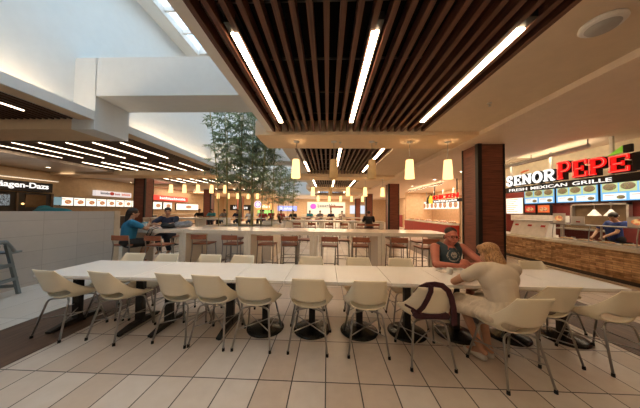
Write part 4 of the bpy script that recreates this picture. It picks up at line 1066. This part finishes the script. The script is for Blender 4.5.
# workers
def worker(label, loc, rz, lean):
    w = thing('person', label, 'person', loc, rz, None)
    J = dict(pelvis=V3(0, 0, .90), chest=V3(0, lean * .5, 1.22), neck=V3(0, lean * .9, 1.36), head=V3(0, lean * 1.25 + .03, 1.48), sh=[V3(-.165, lean * .8, 1.31), V3(.165, lean * .8, 1.31)], el=[V3(-.20, lean + .12, 1.08), V3(.20, lean + .14, 1.06)], wr=[V3(-.12, lean + .36, .96), V3(.10, lean + .38, .95)],
             hd=[V3(.2, .8, -.3), V3(-.2, .8, -.3)], hn=[V3(0, -.3, -1), V3(0, -.3, -1)], hip=[V3(-.09, 0, .88), V3(.09, 0, .88)], kn=[V3(-.1, .02, .48), V3(.1, .02, .48)], an=[V3(-.1, -.02, .09), V3(.1, -.02, .09)], toe=[V3(-.12, .14, .04), V3(.12, .14, .04)])
    hm = headparts(J['head'], R(18), R(-22), 1.)
    figure(w, J, M['skin_tan'], vox=.013, hm=hm); face_bits(w, hm, 1.)
    blob('shirt', [('c', J['pelvis'] + V3(0, 0, .02), J['chest'], .145, .16), ('c', J['sh'][0] + V3(.03, 0, -.03), J['sh'][1] + V3(-.03, 0, -.03), .085, .085), ('c', J['sh'][0], J['sh'][0].lerp(J['el'][0], .6), .075, .062), ('c', J['sh'][1], J['sh'][1].lerp(J['el'][1], .6), .075, .062)], M['royal'], w, .015)
    blob('trousers', [('c', J['hip'][0], J['kn'][0], .11, .085), ('c', J['hip'][1], J['kn'][1], .11, .085), ('c', J['kn'][0], J['an'][0] + V3(0, 0, .02), .08, .06), ('c', J['kn'][1], J['an'][1] + V3(0, 0, .02), .08, .06), ('e', V3(0, 0, .9), (.165, .13, .1))], M['blackcloth'], w, .016)
    P = lambda *a: hm @ Vector(a); r3 = hm.to_3x3().normalized()
    blob('hair', [('e', P(0, -.02, .045), (.088, .106, .085), r3)], M['hair_black'], w, .012, 2)
worker('stall worker in a royal blue shirt bending over the counter', (7.72, 5.98, 0), PI / 2, .12)
worker('stall worker at the right picture edge, only the arms reaching into view', (7.85, 4.62, 0), R(65), .2)

# second stall on the right
t = thing('service_counter', 'red-fronted counter of the second stall, behind the brown column', 'counter', (6.6, 13.6, 0))
MB().box(0, .6, -1.8, 5.2, .10, .86).build('red_front', mat('red_panel', (.55, .04, .02), .4), t)
MB().box(-.02, .58, -1.8, 5.2, 0, .10).build('kick_board', M['kick'], t)
MB().box(-.08, .66, -1.84, 5.25, .86, .92, .005).build('counter_top', M['ctop'], t)
for i in range(7):
    p = thing('food_display', 'tray of food on the second stall\'s counter, %s from the front' % ordw(i), 'food tray', (6.95, 12.3 + i * .95, .92), 0, 'food trays on the second counter')
    MB().box(-.2, .2, -.4, .4, 0, .05).build('pan', M['steel'], p); MB().sph((0, 0, .06), (.16, .34, .09), 14).build('filling', M['food_b'] if i % 2 else M['food_c'], p, True)
t = thing('stall_sign', 'red and yellow lit letter sign of the second stall beside the column', 'sign', (6.5, 12.6, 2.12))
MB().box(.0, .05, -1.9, 1.0, -.02, .14).build('band', M['signblack'], t)
text_mesh('lettering', 'CHICKEN', .26, M['red_on'], t, frame((-.01, .95, .18), (0, -1, 0), (0, 0, 1)), .03, width=2.6, bold=.03)
mb = MB(); marks(mb, frame((-.002, .85, .02), (0, -1, 0), (0, 0, 1)), 0, 2.4, 0, .09, 9, 5); mb.build('small_lettering', M['white_pr'], t)
MB().prism([(0, 1.9, -.02), (0, 1.75, .35), (0, 1.45, .52), (0, 1.2, .55), (0, 1.2, .42), (0, 1.45, .3), (0, 1.6, -.02)], (.05, 0, 0)).build('curved_panel', M['signblack'], t)
MB().prism([(-.02, 1.45, -.02), (-.02, 1.5, .25), (-.02, 1.3, .5), (-.02, 1.1, .42), (-.02, 1.05, -.02)], (.05, 0, 0)).build('yellow_panel', M['yellow_on'], t)
boxes('hanger', M['signblack'], t, (.01, .05, -1.5, -1.45, .14, 1.15), (.01, .05, .8, .85, .14, 1.15))
mb0 = None
for i in range(6):
    lab = 'white backlit menu panel with food pictures in the second stall, %s from the front' % ordw(i)
    if mb0 is None:
        mb0 = thing('menu_board', lab, 'menu board', (8.6, 13.1, 1.80), 0, 'menu panels of the second stall')
        MB().box(0, .06, 0, 1.32, 0, .66).build('frame', M['steel'], mb0)
        MB().box(-.01, -.001, .02, 1.30, .02, .64).build('panel', M['menu_white'], mb0)
        for k in range(2): MB().sph((-.012, .36 + .6 * k, .30), (.01, .24, .22), 14).build('dish_picture', M['food_b'], mb0, True)
        MB().box(0, .06, .6, .7, .66, 1.47).build('hanger', M['steel'], mb0)
    else: dup(mb0, lab, (8.6, 13.1 + 1.35 * i, 1.80))
for (y, z) in ((9.95, 0),):
    slab('wall_stall_return', M['stallwall'], (7.0, 9.3, 19.6, 19.75, 0, 3.27))
t = thing('light_rail', 'slim white light rail hung over the second stall', 'light', (6.2, 13.0, 0))
MB().cyl((0, -1.2, 3.13), (0, 4, 3.13), .04).build('tube', M['fixture'], t, True); MB().box(.041, .051, -1.15, 3.95, 3.10, 3.16).build('diffuser', emit('lit_rail_far', (1, .82, .56), 12), t)
for y in (-1, 1.3, 3.6): MB().cyl((0, y, 3.16), (0, y, 3.27), .012).build('stem', M['stoolmetal'], t)
# third stall: posters and red cabinets
for i, (x, y, z0, z1, w, m, lab) in enumerate(((6.9, 20.6, .1, 1.3, 1.0, 'red_on', 'red glowing cabinet panel of the third right stall'), (6.9, 22.5, 2.0, 2.6, 2.2, 'orange', 'orange signboard of the third right stall'), (6.9, 23.2, .9, 1.8, 1.6, 'menu_white', 'white lit board of the third right stall'))):
    t = thing('stall_sign', lab, 'sign', (x, y, 0))
    MB().box(0, .12, -w / 2, w / 2, z0, z1).build('frame', M['signblack'] if i else M['stallwall'], t)
    MB().box(-.012, -.001, -w / 2 + .04, w / 2 - .04, z0 + .04, z1 - .04).build('panel', M['redlabel'] if i == 0 else M[m], t)
    if z0 > .5: MB().box(.02, .1, -w / 2 + .2, -w / 2 + .28, 0 if i == 2 else z1, z0 if i == 2 else 3.27).build('support', M['steel'], t)

# ------------------------------------------------------------------ left stalls
t = thing('stall_sign', 'black sign with round white lit lettering over the dark storefront', 'sign', (-15.42, 10.0, 2.36))
MB().box(-.1, .10, -2.3, 1.48, 0, .50, .01).build('band', M['signblack'], t)
text_mesh('lettering', 'H\u00e4agen-Dazs', .36, M['white_on'], t, frame((.102, -.80, .09), (0, 1, 0), (0, 0, 1)), .012, width=2.10, bold=.02)
boxes('bracket', M['steel'], t, (-.18, -.1, -2.0, -1.9, .1, .4), (-.18, -.1, 1.0, 1.1, .1, .4))
t = thing('light_rail', 'long slim picture light over the black storefront sign', 'light', (-15.3, 9.8, 3.0))
MB().box(-.03, .03, -2, 1.9, 0, .04).build('tube', M['fixture'], t); MB().box(-.025, .025, -1.98, 1.88, -.012, -.001).build('diffuser', emit('lit_rail_left', (1, .8, .55), 1.6), t)
boxes('bracket', M['stoolmetal'], t, (-.28, -.03, -1.5, -1.46, .01, .03), (-.28, -.03, 1.4, 1.44, .01, .03))
t = thing('storefront', 'dark glazed storefront with a pale display under the round white lettering', 'storefront', (-15.55, 9.6, 0))
MB().box(0, .1, -2.4, 2.0, 0, 2.3).build('back_panel', mat('storefront_black', (.02, .017, .014), .35), t)
boxes('mullion', mat('bronze_frame', (.10, .06, .035), .4), t, (.1, .16, -2.4, -2.3, 0, 2.3), (.1, .16, 1.9, 2.0, 0, 2.3), (.1, .16, .55, .63, 0, 2.3), (.1, .16, -.8, -.72, 0, 2.3))
MB().box(.1, .12, -.55, .35, 1.62, 2.15).build('display', food_mat('frosted_display', [(.02, .02, .02), (.35, .42, .45), (.05, .05, .05), (.5, .55, .6), (.02, .02, .02)], .5, 9), t)
MB().box(.1, .12, .9, 1.7, 1.55, 2.2).build('door_glass', mat('amber_glass', (.12, .07, .03), .2), t)
MB().sph((.16, .78, 1.72), .05).build('lamp', M['shade'], t)
MB().box(.1, .14, 2.05, 2.4, 1.7, 2.15).build('small_screen', emit('dim_screen', (.25, .4, .45), .5), t)
b0 = None
for i in range(8):
    lab = 'bright backlit menu board with food pictures on the left wall, %s from the left' % ordw(i)
    if b0 is None:
        b0 = thing('menu_board', lab, 'menu board', (-15.58, 12.0, 1.68), 0, 'backlit menu boards on the left wall')
        MB().box(0, .08, 0, .64, -.02, .50).build('frame', M['signblack'], b0)
        MB().box(.081, .09, .02, .62, .0, .48).build('panel', M['menu_white'], b0)
        MB().sph((.092, .36, .22), (.012, .17, .13), 14).build('dish_picture', M['food_b'], b0, True)
        MB().box(.091, .094, .05, .24, .36, .40).build('caption', M['orange'], b0)
    else: dup(b0, lab, (-15.58, 12.0 + .655 * i, 1.68))
t = thing('service_counter', 'dark counter of the left stall below the menu boards', 'counter', (-14.4, 14.6, 0))
MB().box(-.3, .3, -2.8, 2.8, .1, 1.02).build('front', M['kick'], t); MB().box(-.35, .35, -2.85, 2.85, 1.02, 1.08).build('counter_top', M['ctop'], t); MB().box(-.27, .27, -2.75, 2.75, 0, .1).build('kick_board', M['black'], t)
t = thing('stall_sign', 'white stall sign with dark and red lettering above the menu boards', 'sign', (-15.45, 15.0, 2.38))
MB().box(-.12, .10, -1.25, 1.35, 0, .36, .01).build('panel', emit('lit_sign_white', (.92, .82, .80), .55), t)
mb = MB(); marks(mb, frame((.101, -.95, .12), (0, 1, 0), (0, 0, 1)), 0, .62, 0, .17, 6, 3); mb.build('lettering', M['navy'], t)
mb = MB(); mb.sph((.10, -.16, .20), (.02, .16, .12), 14); marks(mb, frame((.101, .05, .12), (0, 1, 0), (0, 0, 1)), 0, .38, 0, .14, 4, 4); mb.build('emblem', M['redlabel'], t)
mb = MB(); marks(mb, frame((.101, .55, .12), (0, 1, 0), (0, 0, 1)), 0, .70, 0, .16, 7, 8); mb.build('lettering', M['orange'], t)
boxes('bracket', M['steel'], t, (-.15, -.12, -.8, -.7, .1, .3), (-.15, -.12, .8, .9, .1, .3))
# next stall past the left column
t = thing('stall_sign', 'red lit stall sign with white lettering past the left column', 'sign', (-15.45, 20.6, 2.35))
MB().box(-.12, .10, -2.2, 2.6, 0, .45, .01).build('panel', mat('lit_red_panel', (.5, .04, .03), .5, emis=(.8, .04, .03), es=.6), t)
mb = MB(); marks(mb, frame((.101, -1.4, .1), (0, 1, 0), (0, 0, 1)), 0, 3.6, 0, .25, 14, 11); mb.build('lettering', M['white_on'], t)
boxes('bracket', M['steel'], t, (-.15, -.12, -.8, -.7, .1, .3), (-.15, -.12, .8, .9, .1, .3))
for i, (ya, yb, za, zb, lab) in enumerate(((18.6, 19.7, 1.5, 2.2, 'narrow white backlit menu panel left of the big white screen'), (19.85, 21.0, 1.5, 2.2, 'second narrow white backlit menu panel beside the big white screen'), (21.6, 25.4, 1.45, 2.15, 'wide white lit screen past the left column'))):
    t = thing('menu_board', lab, 'menu board', (-15.58, (ya + yb) / 2, 0)); w = (yb - ya) / 2
    MB().box(0, .08, -w, w, za, zb).build('frame', M['signblack'], t); MB().box(.081, .09, -w + .03, w - .03, za + .03, zb - .03).build('panel', M['menu_white'], t)
    MB().sph((.09, .1, (za + zb) / 2), (.012, min(.5, w * .5), .17), 14).build('dish_picture', M['food_b'], t, True)
t = thing('service_counter', 'long pale counter of the stall past the left column', 'counter', (-14.3, 21.8, 0))
MB().box(-.3, .3, -3.2, 3.2, .1, 1.02).build('front', M['stallwall'], t); MB().box(-.35, .35, -3.25, 3.25, 1.02, 1.08).build('counter_top', M['ctop'], t); MB().box(-.27, .27, -3.15, 3.15, 0, .1).build('kick_board', M['black'], t)
# back wall stalls
def back_sign(x0, x1, z0, z1, m, lab, mk=None, mm=None):
    t = thing('stall_sign', lab, 'sign', ((x0 + x1) / 2, 31.95, z0)); w = (x1 - x0) / 2
    MB().box(-w, w, -.10, .05, 0, z1 - z0, .01).build('panel', m, t)
    if mk:
        mb = MB(); marks(mb, frame((-w * .7, -.101, (z1 - z0) * .25), (1, 0, 0), (0, 0, 1)), 0, w * 1.4, 0, (z1 - z0) * .55, mk, int(abs(x0 * 10))); mb.build('lettering', mm, t)
    return t
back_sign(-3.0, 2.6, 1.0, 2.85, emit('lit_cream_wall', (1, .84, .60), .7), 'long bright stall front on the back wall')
t = thing('stall_sign', 'dark lettering with a magenta emblem on the bright back stall', 'sign', (-1.0, 31.8, 1.95))
MB().sph((-1.1, 0, .25), (.45, .05, .4), 20).build('emblem', emit('magenta_emblem', (.75, .08, .45), 1.0), t, True)
mb = MB(); marks(mb, frame((-.5, -.02, .1), (1, 0, 0), (0, 0, 1)), 0, 2.7, 0, .55, 8, 21); mb.build('lettering', M['navy'], t)
MB().box(-1.5, 2.3, .03, .048, -.05, .0).build('rail', M['steel'], t)
back_sign(-7.4, -4.6, 1.5, 2.2, emit('blue_sign', (.25, .30, .85), 1.3), 'blue lit sign on the back wall behind the bamboo', 6, M['white_on'])
back_sign(-10.6, -8.2, 1.7, 2.5, emit('orange_sign', (1, .38, .12), 1.0), 'orange lit sign on the back wall left of the blue one', 5, M['white_on'])
back_sign(-10.4, -8.0, .9, 1.55, emit('green_sign', (.35, .8, .2), .8), 'green lit panel on the back wall under the orange sign')
back_sign(-14.6, -11.4, 1.5, 2.3, M['signblack'], 'black sign with white lettering at the left end of the back wall', 7, M['white_on'])
t = thing('stall_sign', 'small round white sign with a purple ring hanging by the bamboo', 'sign', (-8.0, 24.5, 0))
MB().cyl((0, -.03, 2.2), (0, .03, 2.2), .42, seg=28).build('disc', M['menu_white'], t); MB().tube([(.3 * math.cos(a), -.035, 2.2 + .3 * math.sin(a)) for a in [2 * PI * k / 20 for k in range(21)]], .05, 6).build('ring', emit('purple_ring', (.4, .1, .6), .8), t)
MB().cyl((0, 0, 2.6), (0, 0, 3.35), .015).build('stem', M['steel'], t)
back_sign(3.3, 5.6, 1.2, 2.4, emit('pale_blue_front', (.75, .85, 1.0), .6), 'pale bluish stall front at the right end of the back wall')
t = thing('wooden_canopy', 'dark wooden counter canopy before the bright back stall', 'canopy', (1.2, 29.5, 0))
MB().box(-.9, .9, -.5, .5, 2.0, 2.25).build('roof', M['colwood'], t); MB().box(-.85, -.65, -.3, .3, 0, 2.0).build('post', M['colwood'], t); MB().box(-.6, .8, -.3, .3, .0, 1.05).build('counter', M['quartz'], t)
t = thing('service_counter', 'long warm counter along the bright back stall', 'counter', (-1.4, 30.4, 0))
MB().box(-2.2, 1.5, -.4, .4, 0, 1.0).build('front', M['post'], t); MB().box(-2.25, 1.55, -.45, .45, 1.0, 1.06).build('counter_top', M['ctop'], t)

# ------------------------------------------------------------------ added area fill that brightens the stalls and back hall, no fixtures behind it
def area(loc, sx, sy, power, col, rot=(0, 0, 0)):
    l = bpy.data.lights.new('fill_area', 'AREA'); l.shape = 'RECTANGLE'; l.size = sx; l.size_y = sy; l.energy = power; l.color = col
    o = bpy.data.objects.new('fill_area', l); COL.objects.link(o); o.location = loc; o.rotation_euler = rot
    return o
area((8.2, 6.2, 3.24), 1.4, 5.5, 120, (1, .80, .56))
area((8.0, 14.6, 3.24), 1.6, 8, 240, (1, .74, .5))
area((8.0, 23.5, 3.24), 1.6, 6, 190, (1, .74, .5))
area((-14.6, 21.5, 3.52), 1.2, 8, 170, (1, .8, .58))
area((-14.6, 13.0, 3.52), .8, 8, 38, (1, .8, .58))
area((0, 28.5, 3.26), 5, 4, 330, (1, .8, .55))
area((-9.5, 27.5, 3.33), 8, 4, 380, (1, .78, .52))

# ------------------------------------------------------------------ world (daylight above the skylights)
w = bpy.data.worlds.new('sky'); SC.world = w; w.use_nodes = True
bg = w.node_tree.nodes['Background']
tcw = w.node_tree.nodes.new('ShaderNodeTexCoord'); nzw = w.node_tree.nodes.new('ShaderNodeTexNoise'); nzw.inputs['Scale'].default_value = 2.2; nzw.inputs['Detail'].default_value = 5
rw = w.node_tree.nodes.new('ShaderNodeValToRGB'); rw.color_ramp.elements[0].position = .42; rw.color_ramp.elements[1].position = .62
rw.color_ramp.elements[0].color = (.36, .62, .86, 1); rw.color_ramp.elements[1].color = (.95, .98, 1, 1)
w.node_tree.links.new(tcw.outputs['Generated'], nzw.inputs['Vector']); w.node_tree.links.new(nzw.outputs['Fac'], rw.inputs['Fac']); w.node_tree.links.new(rw.outputs['Color'], bg.inputs['Color'])
bg.inputs['Strength'].default_value = 2.3

# ------------------------------------------------------------------ camera
F = 216.; ROLL = .0125; A_ = .035092242; P_ = .031959973
ca, sa, cp, sp_ = math.cos(A_), math.sin(A_), math.cos(P_), math.sin(P_)
r0 = Vector((ca, sa, 0)); fw = Vector((-sa * cp, ca * cp, sp_)); u0 = r0.cross(fw)
cr, sr = math.cos(ROLL), math.sin(ROLL)
rt = r0 * cr + u0 * sr; up = u0 * cr - r0 * sr
mwc = Matrix((rt, up, -fw)).transposed().to_4x4(); mwc.translation = Vector((0, 0, 1.546))
cd = bpy.data.cameras.new('camera'); cam = bpy.data.objects.new('camera', cd); COL.objects.link(cam)
cd.sensor_width = 36; cd.sensor_fit = 'HORIZONTAL'; cd.lens = F / 640 * 36; cd.clip_start = .05; cd.clip_end = 200
cam.matrix_world = mwc
SC.camera = cam
SC.view_settings.view_transform = 'Standard'; SC.view_settings.look = 'None'; SC.view_settings.gamma = 1; SC.view_settings.use_curve_mapping = False
SC.view_settings.exposure = .52
SC.cycles.use_denoising = True
SC.cycles.max_bounces = 8; SC.cycles.sample_clamp_indirect = 6
